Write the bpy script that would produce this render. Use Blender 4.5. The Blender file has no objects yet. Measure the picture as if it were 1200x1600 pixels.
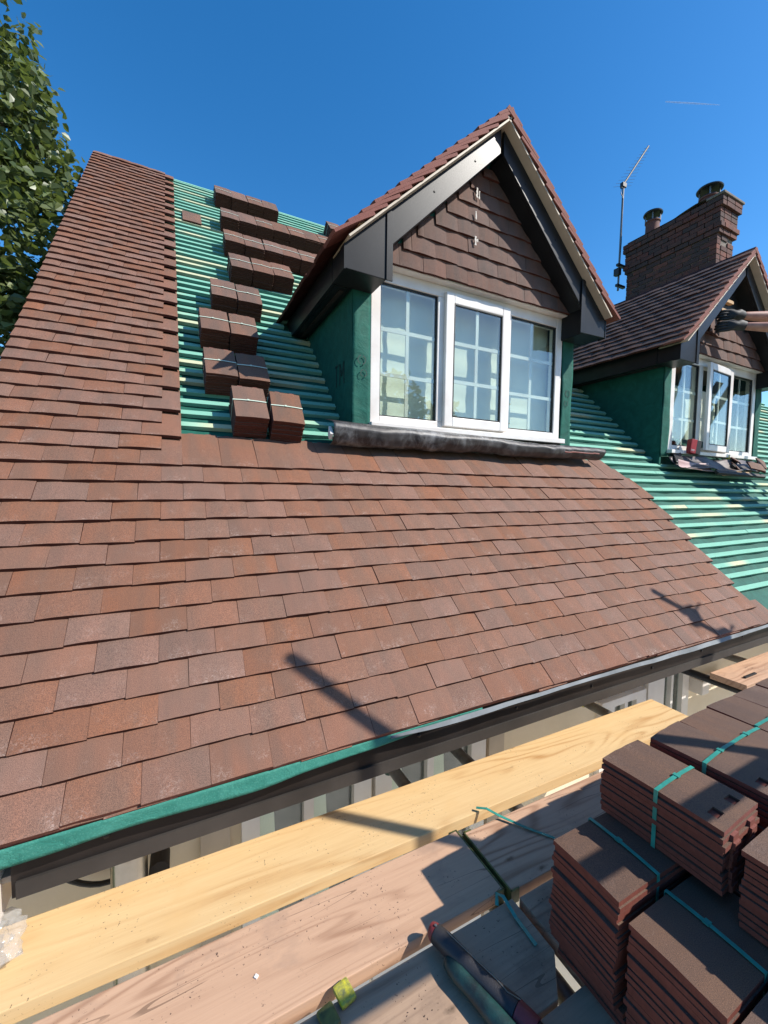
import bpy, bmesh, math, random
from mathutils import Matrix, Vector, noise
random.seed(7)
rad = math.radians
scene = bpy.context.scene
COL = scene.collection

# ------------------------------------------------------------------ camera
CAM_R = ((0.89228869, -0.45127494, 0.01310775),      # right
         (-0.01616019, -0.06094118, -0.99801053),    # down
         (0.45117595, 0.89030169, -0.06166981))      # forward
CAM_C = Vector((-0.02427193, -2.04920944, -0.08131989))
cam_data = bpy.data.cameras.new('camera')
cam = bpy.data.objects.new('camera', cam_data)
COL.objects.link(cam)
r, d, f = [Vector(v) for v in CAM_R]
cam.matrix_world = Matrix(((r.x, -d.x, -f.x, CAM_C.x), (r.y, -d.y, -f.y, CAM_C.y), (r.z, -d.z, -f.z, CAM_C.z), (0, 0, 0, 1)))
cam_data.sensor_fit = 'HORIZONTAL'
cam_data.sensor_width = 36.0
cam_data.lens = 36.0 * 638.676 / 1200.0
cam_data.clip_start = 0.02
cam_data.clip_end = 6000
scene.camera = cam

# ------------------------------------------------------------------ sky, sun, exposure
SUN = Vector((0.69, -0.59, 0.824)).normalized()
SUN_EL = math.asin(SUN.z)
SUN_AZ = math.atan2(SUN.x, SUN.y)
world = bpy.data.worlds.new('World')
scene.world = world
world.use_nodes = True
wn = world.node_tree.nodes
sky = wn.new('ShaderNodeTexSky')
sky.sky_type = 'NISHITA'
sky.sun_disc = False
sky.sun_elevation = SUN_EL
sky.sun_rotation = SUN_AZ
sky.altitude = 200
sky.air_density = 1.0
sky.dust_density = 0.4
sky.ozone_density = 2.5
wn['Background'].inputs['Strength'].default_value = 0.125
hs = wn.new('ShaderNodeHueSaturation')            # the deep, saturated blue of the whole sky
hs.inputs['Saturation'].default_value = 1.36
hs.inputs['Value'].default_value = 1.20
world.node_tree.links.new(sky.outputs[0], hs.inputs['Color'])
world.node_tree.links.new(hs.outputs[0], wn['Background'].inputs['Color'])
sd = bpy.data.lights.new('sun', 'SUN')
sd.energy = 4.7
sd.angle = rad(0.53)
sd.color = (1.0, 0.95, 0.87)
sun = bpy.data.objects.new('sun', sd)
COL.objects.link(sun)
sun.rotation_euler = SUN.to_track_quat('Z', 'Y').to_euler()
scene.view_settings.view_transform = 'Standard'
scene.view_settings.look = 'None'
scene.view_settings.exposure = 0.50
scene.view_settings.gamma = 1.0
scene.view_settings.use_curve_mapping = False

# ------------------------------------------------------------------ helpers
def tag(o, label=None, cat=None, group=None, kind=None):
    if label: o['label'] = label
    if cat: o['category'] = cat
    if group: o['group'] = group
    if kind: o['kind'] = kind
    return o

def link(o, parent=None):
    COL.objects.link(o)
    if parent is not None:
        o.parent = parent
        o.matrix_parent_inverse = Matrix.Translation(parent.get('base', (0, 0, 0))).inverted() if 'base' in parent else Matrix.Identity(4)
    return o

def empty(name, loc, label, cat, group=None):
    o = bpy.data.objects.new(name, None)
    o.empty_display_size = 0.1
    o.location = loc
    o['base'] = tuple(loc)
    COL.objects.link(o)
    return tag(o, label, cat, group)

class MB:
    def __init__(s):
        s.v = []; s.f = []; s.att = {}
    def add(s, vs, fs):
        n = len(s.v)
        s.v.extend([tuple(v) for v in vs])
        s.f.extend([tuple(i + n for i in q) for q in fs])
        return s
    def box(s, lo, hi, M=None):
        (a, b, c), (d, e, g) = lo, hi
        vs = [Vector(p) for p in ((a, b, c), (d, b, c), (d, e, c), (a, e, c), (a, b, g), (d, b, g), (d, e, g), (a, e, g))]
        if M is not None: vs = [M @ v for v in vs]
        return s.add(vs, [(0, 3, 2, 1), (4, 5, 6, 7), (0, 1, 5, 4), (1, 2, 6, 5), (2, 3, 7, 6), (3, 0, 4, 7)])
    def prism(s, poly, ext, M=None):
        n = len(poly); e = Vector(ext)
        vs = [Vector(p) for p in poly] + [Vector(p) + e for p in poly]
        if M is not None: vs = [M @ v for v in vs]
        fs = [tuple(range(n))[::-1], tuple(range(n, 2 * n))] + [(i, (i + 1) % n, n + (i + 1) % n, n + i) for i in range(n)]
        return s.add(vs, fs)
    def sweep(s, pts, radii, n=10, up=Vector((0, 0, 1)), caps=True):
        """tube through pts; radii entries are r or (r_side, r_up)"""
        pts = [Vector(p) for p in pts]; m = len(pts); vs = []; fs = []
        for i, p in enumerate(pts):
            t = (pts[min(i + 1, m - 1)] - pts[max(i - 1, 0)]).normalized()
            u = up - t * up.dot(t)
            if u.length < 1e-3: u = Vector((1, 0, 0)) - t * t.x
            u.normalize(); w = t.cross(u)
            rr = radii[i] if isinstance(radii, (list, tuple)) else radii
            ra, rb = rr if isinstance(rr, tuple) else (rr, rr)
            for k in range(n):
                a = 2 * math.pi * k / n
                vs.append(p + w * (ra * math.cos(a)) + u * (rb * math.sin(a)))
        for i in range(m - 1):
            for k in range(n):
                fs.append((i * n + k, (i + 1) * n + k, (i + 1) * n + (k + 1) % n, i * n + (k + 1) % n))
        if caps:
            fs.append(tuple(range(n))); fs.append(tuple((m - 1) * n + k for k in range(n))[::-1])
        return s.add(vs, fs)
    def lathe(s, prof, c, n=20):
        c = Vector(c); vs = []; fs = []
        for (rr, z) in prof:
            for k in range(n):
                a = 2 * math.pi * k / n
                vs.append(c + Vector((rr * math.cos(a), rr * math.sin(a), z)))
        for i in range(len(prof) - 1):
            for k in range(n):
                fs.append((i * n + k, i * n + (k + 1) % n, (i + 1) * n + (k + 1) % n, (i + 1) * n + k))
        fs.append(tuple(range(n))[::-1]); fs.append(tuple((len(prof) - 1) * n + k for k in range(n)))
        return s.add(vs, fs)
    def grid(s, fn, nu, nv):
        vs = [fn(i / nu, j / nv) for j in range(nv + 1) for i in range(nu + 1)]
        w = nu + 1
        return s.add(vs, [(j * w + i, j * w + i + 1, (j + 1) * w + i + 1, (j + 1) * w + i) for j in range(nv) for i in range(nu)])
    def mesh(s, name, mat, smooth=False, bevel=0.0):
        me = bpy.data.meshes.new(name)
        me.from_pydata(s.v, [], s.f)
        if bevel or smooth:
            bm = bmesh.new(); bm.from_mesh(me)
            if bevel: bmesh.ops.bevel(bm, geom=bm.edges[:], offset=bevel, segments=2, affect='EDGES', profile=0.6)
            if bevel: bmesh.ops.recalc_face_normals(bm, faces=bm.faces[:])
            bm.to_mesh(me); bm.free()
        if smooth:
            me.shade_smooth()
        for k, (typ, data) in s.att.items():
            a = me.attributes.new(k, typ, 'POINT')
            a.data.foreach_set('vector' if typ == 'FLOAT_VECTOR' else 'value', data)
        me.materials.append(mat)
        me.update()
        return me
    def build(s, name, mat, parent=None, smooth=False, bevel=0.0, **tags):
        o = bpy.data.objects.new(name, s.mesh(name, mat, smooth, bevel))
        link(o, parent)
        return tag(o, **tags) if tags else o

def autosmooth(o, ang=40):
    me = o.data
    me.shade_smooth()
    try: me.set_sharp_from_angle(angle=rad(ang))
    except Exception: pass
    return o

# ------------------------------------------------------------------ materials
def newmat(name):
    m = bpy.data.materials.new(name); m.use_nodes = True
    nt = m.node_tree
    return m, nt, nt.nodes['Principled BSDF']

def N(nt, typ, **kw):
    n = nt.nodes.new(typ)
    for k, v in kw.items():
        if k == 'inp':
            for a, b in v.items():
                if hasattr(b, 'links') or hasattr(b, 'is_output'):
                    nt.links.new(b, n.inputs[a])
                else: n.inputs[a].default_value = b
        else: setattr(n, k, v)
    return n

def ramp(nt, fac, stops):
    n = nt.nodes.new('ShaderNodeValToRGB')
    el = n.color_ramp.elements
    while len(el) < len(stops): el.new(0.5)
    for e, (p, c) in zip(el, stops):
        e.position = p; e.color = (c + (1,)) if len(c) == 3 else c
    nt.links.new(fac, n.inputs[0])
    return n.outputs[0]

def mixc(nt, fac, a, b, mode='MIX'):
    n = nt.nodes.new('ShaderNodeMix'); n.data_type = 'RGBA'; n.blend_type = mode
    for i, v in ((0, fac), (6, a), (7, b)):
        if hasattr(v, 'is_output'): nt.links.new(v, n.inputs[i])
        elif i == 0: n.inputs[0].default_value = v
        else: n.inputs[i].default_value = v + (1,) if len(v) == 3 else v
    return n.outputs[2]

def math_(nt, op, a, b=0.0, c=None):
    n = nt.nodes.new('ShaderNodeMath'); n.operation = op
    for i, v in enumerate((a, b) if c is None else (a, b, c)):
        if hasattr(v, 'is_output'): nt.links.new(v, n.inputs[i])
        else: n.inputs[i].default_value = v
    return n.outputs[0]

def vmul(nt, v, s):
    n = nt.nodes.new('ShaderNodeMapping'); nt.links.new(v, n.inputs[0]); n.inputs['Scale'].default_value = s
    return n

def noise_t(nt, vec, scale, detail=3, rough=0.55, dist=0.0):
    n = N(nt, 'ShaderNodeTexNoise', inp={'Scale': scale, 'Detail': detail, 'Roughness': rough, 'Distortion': dist})
    nt.links.new(vec, n.inputs['Vector'])
    return n.outputs[0]

def bump(nt, bsdf, h, strength, dist=0.002):
    b = N(nt, 'ShaderNodeBump', inp={'Strength': strength, 'Distance': dist})
    nt.links.new(h, b.inputs['Height']); nt.links.new(b.outputs[0], bsdf.inputs['Normal'])

def simple(name, col, rough=0.5, metal=0.0, var=0.0, scale=8.0, bmp=0.0, bscale=200.0, col2=None, spec=0.5):
    m, nt, b = newmat(name)
    b.inputs['Roughness'].default_value = rough
    b.inputs['Metallic'].default_value = metal
    b.inputs['Specular IOR Level'].default_value = spec
    tc = N(nt, 'ShaderNodeTexCoord').outputs['Object']
    if var or col2:
        fac = ramp(nt, noise_t(nt, tc, scale, 5, 0.6), [(0.35, (0, 0, 0)), (0.68, (1, 1, 1))])
        c2 = col2 or tuple(x * (1 - var) for x in col)
        nt.links.new(mixc(nt, fac, col, c2), b.inputs['Base Color'])
    else:
        b.inputs['Base Color'].default_value = col + (1,)
    if bmp: bump(nt, b, noise_t(nt, tc, bscale, 3, 0.6), bmp)
    return m

def tile_material(name, warm, grey, dust=1.0, dark=1.0, fresh=False, edge_k=0.7):
    m, nt, b = newmat(name)
    uv = N(nt, 'ShaderNodeAttribute', attribute_name='tuv').outputs['Vector']
    ar = N(nt, 'ShaderNodeAttribute', attribute_name='rnd').outputs['Fac']
    rnd = math_(nt, 'FRACT', math_(nt, 'ADD', N(nt, 'ShaderNodeObjectInfo').outputs['Random'], ar))
    off = N(nt, 'ShaderNodeCombineXYZ', inp={0: math_(nt, 'MULTIPLY', rnd, 37.3), 1: math_(nt, 'MULTIPLY', rnd, 91.7), 2: math_(nt, 'MULTIPLY', rnd, 13.1)}).outputs[0]
    va = N(nt, 'ShaderNodeVectorMath', operation='ADD')
    nt.links.new(uv, va.inputs[0]); nt.links.new(off, va.inputs[1])
    p = va.outputs[0]
    st = vmul(nt, uv, (1, 0.22, 1)); va2 = N(nt, 'ShaderNodeVectorMath', operation='ADD')
    nt.links.new(st.outputs[0], va2.inputs[0]); nt.links.new(off, va2.inputs[1])
    streak = noise_t(nt, va2.outputs[0], 16, 2.5, 0.5)
    fac = math_(nt, 'ADD', streak, math_(nt, 'MULTIPLY', math_(nt, 'SUBTRACT', rnd, 0.5), 0.10))
    col = ramp(nt, fac, [(0.34, tuple(c * dark for c in warm)), (0.68, tuple(c * dark for c in grey))])
    # value shift per tile
    r2 = math_(nt, 'FRACT', math_(nt, 'MULTIPLY', rnd, 17.31))
    hsv = N(nt, 'ShaderNodeHueSaturation', inp={'Hue': 0.5, 'Saturation': math_(nt, 'ADD', math_(nt, 'MULTIPLY', r2, 0.25), 0.85), 'Value': math_(nt, 'ADD', math_(nt, 'MULTIPLY', math_(nt, 'FRACT', math_(nt, 'MULTIPLY', rnd, 53.7)), 0.18), 0.91)})
    nt.links.new(col, hsv.inputs['Color'])
    # sand grain speckle
    gr = noise_t(nt, p, 620, 2, 0.7)
    c2 = mixc(nt, ramp(nt, gr, [(0.36, (0.8, 0.8, 0.8)), (0.66, (0, 0, 0))]), hsv.outputs[0], (0.055 * dark, 0.036 * dark, 0.03 * dark))
    c2 = mixc(nt, ramp(nt, noise_t(nt, p, 380, 2, 0.6), [(0.67, (0, 0, 0)), (0.78, (0.5, 0.5, 0.5))]), c2, (0.36, 0.22, 0.16))
    # chalky scuffs near the tail and edges
    sx = N(nt, 'ShaderNodeSeparateXYZ'); nt.links.new(uv, sx.inputs[0])
    edge = ramp(nt, sx.outputs[1], [(0.0, (1, 1, 1)), (0.06, (0.12, 0.12, 0.12)), (0.2, (0.07, 0.07, 0.07))])
    big = ramp(nt, noise_t(nt, p, 13, 2, 0.5), [(0.5, (0, 0, 0)), (0.66, (1, 1, 1))])
    fine = ramp(nt, noise_t(nt, p, 120, 6, 0.75, 1.2), [(0.5, (0, 0, 0)), (0.68, (1, 1, 1))])
    mask = math_(nt, 'MULTIPLY', math_(nt, 'MULTIPLY', edge, big), math_(nt, 'MULTIPLY', fine, dust))
    c3 = mixc(nt, mask, c2, (0.50, 0.38, 0.32))
    # hairline scratches
    wv = noise_t(nt, p, 9, 2, 0.5, 0.8)
    line = math_(nt, 'LESS_THAN', math_(nt, 'ABSOLUTE', math_(nt, 'SUBTRACT', wv, 0.5)), 0.002)
    lm = math_(nt, 'MULTIPLY', math_(nt, 'MULTIPLY', line, ramp(nt, noise_t(nt, p, 15, 2), [(0.60, (0, 0, 0)), (0.66, (1, 1, 1))])), 0.40 * dust)
    c3 = mixc(nt, lm, c3, (0.5, 0.36, 0.29))
    # raw red clay on the cut edges and underside (top faces carry z = 0)
    side = math_(nt, 'LESS_THAN', sx.outputs[2], -0.5)
    raw = mixc(nt, noise_t(nt, p, 150, 3), (0.15, 0.050, 0.038), (0.25, 0.092, 0.072))
    shaded_edge = mixc(nt, noise_t(nt, p, 90, 3), tuple(q * edge_k for q in (0.065, 0.019, 0.013)), tuple(q * edge_k for q in (0.13, 0.037, 0.025)))  # brown sanded edges, colour deepened to strengthen the shadow line under each course
    rough_red = mixc(nt, math_(nt, 'GREATER_THAN', sx.outputs[1], -1.0 if fresh else 0.2645), shaded_edge, raw)
    c3 = mixc(nt, side, c3, rough_red)
    nt.links.new(c3, b.inputs['Base Color'])
    b.inputs['Roughness'].default_value = 0.78
    b.inputs['Specular IOR Level'].default_value = 0.28
    hh = math_(nt, 'ADD', gr, math_(nt, 'MULTIPLY', noise_t(nt, p, 60, 4), 0.7))
    bump(nt, b, hh, 0.55, 0.0016)
    return m

M_TILE = tile_material('clay_tile', (0.310, 0.137, 0.080), (0.240, 0.127, 0.083), dust=0.65)
M_TILE_V = tile_material('clay_tile_fresh_edge', (0.315, 0.138, 0.081), (0.232, 0.127, 0.086), fresh=True)
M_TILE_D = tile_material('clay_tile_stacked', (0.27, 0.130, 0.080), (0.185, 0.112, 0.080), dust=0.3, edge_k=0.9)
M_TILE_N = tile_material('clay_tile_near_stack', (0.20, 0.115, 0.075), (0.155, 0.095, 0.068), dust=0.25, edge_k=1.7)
M_TILE_DK = tile_material('clay_tile_shaded', (0.16, 0.082, 0.056), (0.11, 0.070, 0.054), dust=0.2)  # same clay, colour darkened to paint in shade on the right dormer roof
M_TILE_G = tile_material('clay_tile_hung', (0.20, 0.098, 0.070), (0.13, 0.082, 0.066), dust=0.3)

def wood(name, light, dark_, grain=1.0, knots=True, axis=(1, 14, 14), scuff=None, specks=0.0):
    m, nt, b = newmat(name)
    tc = N(nt, 'ShaderNodeTexCoord').outputs['Object']
    rnd = N(nt, 'ShaderNodeObjectInfo').outputs['Random']
    off = N(nt, 'ShaderNodeCombineXYZ', inp={0: math_(nt, 'MULTIPLY', rnd, 31.0), 1: math_(nt, 'MULTIPLY', rnd, 7.0), 2: 0.0}).outputs[0]
    va = N(nt, 'ShaderNodeVectorMath', operation='ADD'); nt.links.new(tc, va.inputs[0]); nt.links.new(off, va.inputs[1])
    p = va.outputs[0]
    mp = vmul(nt, p, axis)
    w1 = noise_t(nt, mp.outputs[0], 0.8, 3, 0.5, 0.4)
    field = noise_t(nt, vmul(nt, p, (0.55, 5.5, 5.5)).outputs[0], 1.0, 2.5, 0.45, 0.25)
    ring_ = math_(nt, 'POWER', math_(nt, 'ADD', math_(nt, 'MULTIPLY', math_(nt, 'SINE', math_(nt, 'MULTIPLY', field, 95.0 * grain)), 0.5), 0.5), 3.0)
    patch = ramp(nt, noise_t(nt, vmul(nt, p, (0.8, 3, 3)).outputs[0], 1.6, 2), [(0.42, (0.1, 0.1, 0.1)), (0.62, (1, 1, 1))])
    ringm = math_(nt, 'MULTIPLY', ring_, patch)
    fine = noise_t(nt, vmul(nt, p, (1.5, 70, 70)).outputs[0], 6, 4, 0.7)
    mid = noise_t(nt, vmul(nt, p, (1.1, 24, 24)).outputs[0], 5, 4, 0.7)
    fine = math_(nt, 'ADD', math_(nt, 'MULTIPLY', fine, 0.4), math_(nt, 'MULTIPLY', mid, 0.6))
    fac = math_(nt, 'ADD', math_(nt, 'MULTIPLY', ringm, 0.30 * grain), math_(nt, 'ADD', math_(nt, 'MULTIPLY', fine, 0.62), math_(nt, 'MULTIPLY', w1, 0.26)))
    col = ramp(nt, fac, [(0.28, light), (0.52, tuple((a * 0.65 + c * 0.35) for a, c in zip(light, dark_))), (0.85, dark_)])
    if knots:
        vo = N(nt, 'ShaderNodeTexVoronoi', inp={'Scale': 1.0, 'Randomness': 1.0}); nt.links.new(vmul(nt, p, (3.4, 9.5, 9.5)).outputs[0], vo.inputs['Vector'])
        kd = math_(nt, 'ADD', vo.outputs['Distance'], math_(nt, 'MULTIPLY', noise_t(nt, p, 70, 3), 0.10))
        col = mixc(nt, ramp(nt, kd, [(0.06, (0.85, 0.85, 0.85)), (0.13, (0, 0, 0))]), col, tuple(c * 0.42 for c in dark_))
    crack = math_(nt, 'LESS_THAN', math_(nt, 'ABSOLUTE', math_(nt, 'SUBTRACT', noise_t(nt, vmul(nt, p, (0.5, 7, 7)).outputs[0], 1.7, 2, 0.5), 0.5)), 0.0035)
    crm = math_(nt, 'MULTIPLY', crack, ramp(nt, noise_t(nt, vmul(nt, p, (1.2, 2, 2)).outputs[0], 2.1, 1), [(0.52, (0, 0, 0)), (0.56, (0.8, 0.8, 0.8))]))
    col = mixc(nt, math_(nt, 'MULTIPLY', crm, 0.75 if specks > .85 else 0.0), col, tuple(c * 0.3 for c in dark_))
    if scuff:
        s1 = ramp(nt, noise_t(nt, vmul(nt, p, (1, 1.6, 1)).outputs[0], 6, 5, 0.65), [(0.52, (0, 0, 0)), (0.75, (0.75, 0.75, 0.75))])
        col = mixc(nt, s1, col, scuff)
    if specks:
        sp = ramp(nt, noise_t(nt, p, 140, 2, 0.6), [(0.665, (0, 0, 0)), (0.70, (1, 1, 1))])
        cl = ramp(nt, noise_t(nt, p, 7, 2), [(0.48, (0, 0, 0)), (0.62, (1, 1, 1))])
        col = mixc(nt, math_(nt, 'MULTIPLY', math_(nt, 'MULTIPLY', sp, cl), specks), col, (0.05, 0.03, 0.025))
    nt.links.new(col, b.inputs['Base Color'])
    b.inputs['Roughness'].default_value = 0.72
    b.inputs['Specular IOR Level'].default_value = 0.25
    bump(nt, b, math_(nt, 'ADD', fine, ringm), 0.25, 0.0012)
    return m

M_YELLOW = wood('fresh_pine', (0.69, 0.495, 0.255), (0.44, 0.24, 0.09), 1.1, scuff=(0.62, 0.40, 0.18), specks=0.8)
M_PINK = wood('weathered_board', (0.58, 0.37, 0.24), (0.34, 0.19, 0.115), 1.3, scuff=(0.33, 0.215, 0.15), specks=1.0)
M_GREY = wood('grey_board', (0.44, 0.30, 0.20), (0.23, 0.15, 0.10), 1.3, scuff=(0.20, 0.135, 0.095), specks=1.0)
M_OFFCUT = wood('wood_offcut', (0.62, 0.42, 0.24), (0.40, 0.22, 0.11), 1.0, knots=False)

def batten_mat():
    m, nt, b = newmat('treated_batten')
    tc = N(nt, 'ShaderNodeTexCoord').outputs['Object']
    rnd = N(nt, 'ShaderNodeObjectInfo').outputs['Random']
    off = N(nt, 'ShaderNodeCombineXYZ', inp={0: math_(nt, 'MULTIPLY', rnd, 53.0), 1: math_(nt, 'MULTIPLY', rnd, 11.0), 2: 0.0}).outputs[0]
    va = N(nt, 'ShaderNodeVectorMath', operation='ADD'); nt.links.new(tc, va.inputs[0]); nt.links.new(off, va.inputs[1])
    long_ = noise_t(nt, vmul(nt, va.outputs[0], (0.9, 0.01, 0.01)).outputs[0], 1.3, 1, 0.4)
    fine = noise_t(nt, vmul(nt, va.outputs[0], (2, 60, 60)).outputs[0], 6, 3, 0.6)
    col = ramp(nt, math_(nt, 'ADD', long_, math_(nt, 'MULTIPLY', math_(nt, 'SUBTRACT', rnd, 0.5), 0.3)), [(0.56, (0.20, 0.45, 0.345)), (0.605, (0.32, 0.51, 0.37)), (0.65, (0.54, 0.54, 0.35))])
    col = mixc(nt, ramp(nt, fine, [(0.45, (0, 0, 0)), (0.75, (0.45, 0.45, 0.45))]), col, (0.12, 0.26, 0.17))
    sp = ramp(nt, noise_t(nt, tc, 45, 3), [(0.66, (0, 0, 0)), (0.72, (0.7, 0.7, 0.7))])
    col = mixc(nt, sp, col, (0.10, 0.14, 0.09))
    nt.links.new(col, b.inputs['Base Color'])
    b.inputs['Roughness'].default_value = 0.8
    b.inputs['Specular IOR Level'].default_value = 0.2
    bump(nt, b, fine, 0.3)
    return m
M_BATTEN = batten_mat()

def membrane_mat(name, c1, c2, c3):
    m, nt, b = newmat(name)
    tc = N(nt, 'ShaderNodeTexCoord').outputs['Object']
    cr = noise_t(nt, tc, 9, 5, 0.6, 1.5)
    dots = N(nt, 'ShaderNodeTexVoronoi', inp={'Scale': 190.0}); nt.links.new(tc, dots.inputs['Vector'])
    col = ramp(nt, cr, [(0.3, c1), (0.7, c2)])
    col = mixc(nt, ramp(nt, dots.outputs['Distance'], [(0.1, (0.5, 0.5, 0.5)), (0.4, (0, 0, 0))]), col, c3)
    nt.links.new(col, b.inputs['Base Color'])
    b.inputs['Roughness'].default_value = 0.7
    b.inputs['Specular IOR Level'].default_value = 0.25
    bump(nt, b, math_(nt, 'ADD', math_(nt, 'MULTIPLY', cr, 4.0), math_(nt, 'MULTIPLY', dots.outputs['Distance'], 0.2)), 0.3, 0.005)
    return m
M_MEMB = membrane_mat('breather_membrane', (0.007, 0.072, 0.052), (0.014, 0.115, 0.085), (0.025, 0.15, 0.11))
M_MEMB_SUNLIT = membrane_mat('sunlit_membrane', (0.026, 0.165, 0.125), (0.055, 0.24, 0.185), (0.10, 0.32, 0.25))  # same membrane, colour lightened to paint in full sun on the eave overhang

M_BLACK = simple('black_plastic_trim', (0.015, 0.016, 0.018), 0.36, bmp=0.08, bscale=300, var=0.4, scale=5, spec=0.22)
M_FASCIA = simple('dark_fascia', (0.016, 0.012, 0.010), 0.5, bmp=0.15, bscale=90, col2=(0.030, 0.024, 0.021), scale=5, spec=0.3)
M_FASCIA_LIT = simple('sunlit_fascia_lip', (0.050, 0.042, 0.036), 0.6, var=0.5, scale=4)  # lower fascia band lightened in colour, as if clear of the tile shadow
M_CREAM = simple('cream_undercloak', (0.52, 0.43, 0.33), 0.6, var=0.15)
M_WHITE = simple('white_upvc', (0.80, 0.77, 0.73), 0.32, col2=(0.66, 0.60, 0.55), scale=3.5)
M_GASKET = simple('black_gasket', (0.012, 0.012, 0.012), 0.5)
M_WALL = simple('cream_render', (0.84, 0.71, 0.53), 0.85, var=0.12, scale=3, bmp=0.5, bscale=60)
def lead_mat():
    m, nt, b = newmat('lead_sheet')
    tc = N(nt, 'ShaderNodeTexCoord').outputs['Object']
    pat = math_(nt, 'MULTIPLY', ramp(nt, noise_t(nt, vmul(nt, tc, (1, 2, 2)).outputs[0], 2.6, 2), [(0.45, (0, 0, 0)), (0.62, (1, 1, 1))]), ramp(nt, noise_t(nt, vmul(nt, tc, (1, .6, .6)).outputs[0], 17, 5, 0.7, 0.6), [(0.42, (0, 0, 0)), (0.75, (1, 1, 1))]))
    base = mixc(nt, noise_t(nt, tc, 12, 4), (0.016, 0.014, 0.015), (0.040, 0.034, 0.035))
    nt.links.new(mixc(nt, pat, base, (0.24, 0.24, 0.245)), b.inputs['Base Color'])
    b.inputs['Roughness'].default_value = 0.5
    bump(nt, b, noise_t(nt, tc, 14, 3, 0.5, 0.4), 0.5, 0.006)
    return m
M_LEAD = lead_mat()
M_LEADRED = simple('lead_edge_red', (0.20, 0.06, 0.045), 0.6)
M_STRAP = simple('teal_strap', (0.04, 0.29, 0.225), 0.4, var=0.35, scale=40)
M_STRAPW = simple('pale_strap', (0.50, 0.58, 0.47), 0.4)
M_TRAY = simple('grey_eaves_tray', (0.115, 0.125, 0.13), 0.7, col2=(0.26, 0.275, 0.28), scale=4, spec=0.2)
M_TERRA = simple('terracotta', (0.14, 0.050, 0.036), 0.8, var=0.4, scale=9)
M_COWL = simple('black_cowl_metal', (0.010, 0.010, 0.011), 0.3, metal=0.4)
M_ALU = simple('dull_aluminium', (0.16, 0.165, 0.175), 0.5, metal=0.7)
M_TUBE = simple('scaffold_tube', (0.20, 0.20, 0.19), 0.5, metal=0.6, col2=(0.10, 0.085, 0.07), scale=12)
M_TUBEDK = simple('black_scaffold_tube', (0.012, 0.016, 0.022), 0.35, metal=0.2)
M_CAPGRN = simple('green_tube_cap', (0.012, 0.060, 0.040), 0.5)
M_YMETAL = simple('yellow_painted_band', (0.62, 0.56, 0.03), 0.5, col2=(0.16, 0.17, 0.07), scale=70)
M_GMETAL = simple('green_painted_band', (0.13, 0.14, 0.035), 0.55, col2=(0.045, 0.05, 0.02), scale=40)
M_STEEL = simple('stainless_flue', (0.60, 0.55, 0.47), 0.24, metal=1.0, var=0.3, scale=6)
M_RUBBER = simple('black_rubber', (0.012, 0.012, 0.013), 0.5)
M_BLIND = simple('cream_roller_blind', (0.84, 0.82, 0.73), 0.85, bmp=0.4, bscale=7, var=0.06, scale=4)
M_ROOM = simple('dim_room_plaster', (0.20, 0.19, 0.17), 0.9)
M_DARKWOOD = simple('dark_timber', (0.03, 0.022, 0.017), 0.7)
M_DGRIP = simple('dark_grey_grip', (0.030, 0.028, 0.030), 0.45, bmp=0.4, bscale=300, var=0.3, scale=30)
M_RGRIP = simple('red_grip', (0.19, 0.030, 0.032), 0.5, bmp=0.3, bscale=200)
M_TGRIP = simple('teal_grip', (0.012, 0.050, 0.047), 0.45, bmp=0.4, bscale=160, col2=(0.010, 0.016, 0.017), scale=30)
M_REDBOX = simple('red_card', (0.33, 0.015, 0.02), 0.45)
M_GRASS = simple('lawn_green', (0.06, 0.10, 0.025), 0.9, col2=(0.10, 0.12, 0.04), scale=1.2)
M_BARK = simple('tree_bark', (0.10, 0.075, 0.055), 0.9, bmp=0.8, bscale=30, var=0.5)
M_SKIN = simple('skin', (0.46, 0.235, 0.165), 0.5, col2=(0.36, 0.165, 0.115), scale=16)
M_GLOVE = simple('black_work_glove', (0.014, 0.013, 0.013), 0.65, bmp=0.4, bscale=200)
M_SHIRT = simple('charcoal_shirt', (0.05, 0.055, 0.065), 0.85, bmp=0.4, bscale=60)
M_SHORTS = simple('navy_shorts', (0.035, 0.045, 0.075), 0.85, bmp=0.4, bscale=60)
M_BOOT = simple('brown_boot', (0.12, 0.075, 0.04), 0.7)
M_HAIR = simple('dark_hair', (0.03, 0.02, 0.014), 0.7)
M_EYE = simple('dark_eye', (0.02, 0.02, 0.02), 0.2)
M_CONTRAIL = simple('contrail_ice', (0.9, 0.9, 0.9), 1.0)
M_MORTAR = simple('old_mortar', (0.20, 0.16, 0.13), 0.9, var=0.4, scale=12, bmp=0.6, bscale=80)
M_SMEAR = simple('dried_mortar_smear', (0.62, 0.56, 0.50), 0.9)
M_PRINT = simple('black_printed_ink', (0.008, 0.035, 0.028), 0.6)

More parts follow.
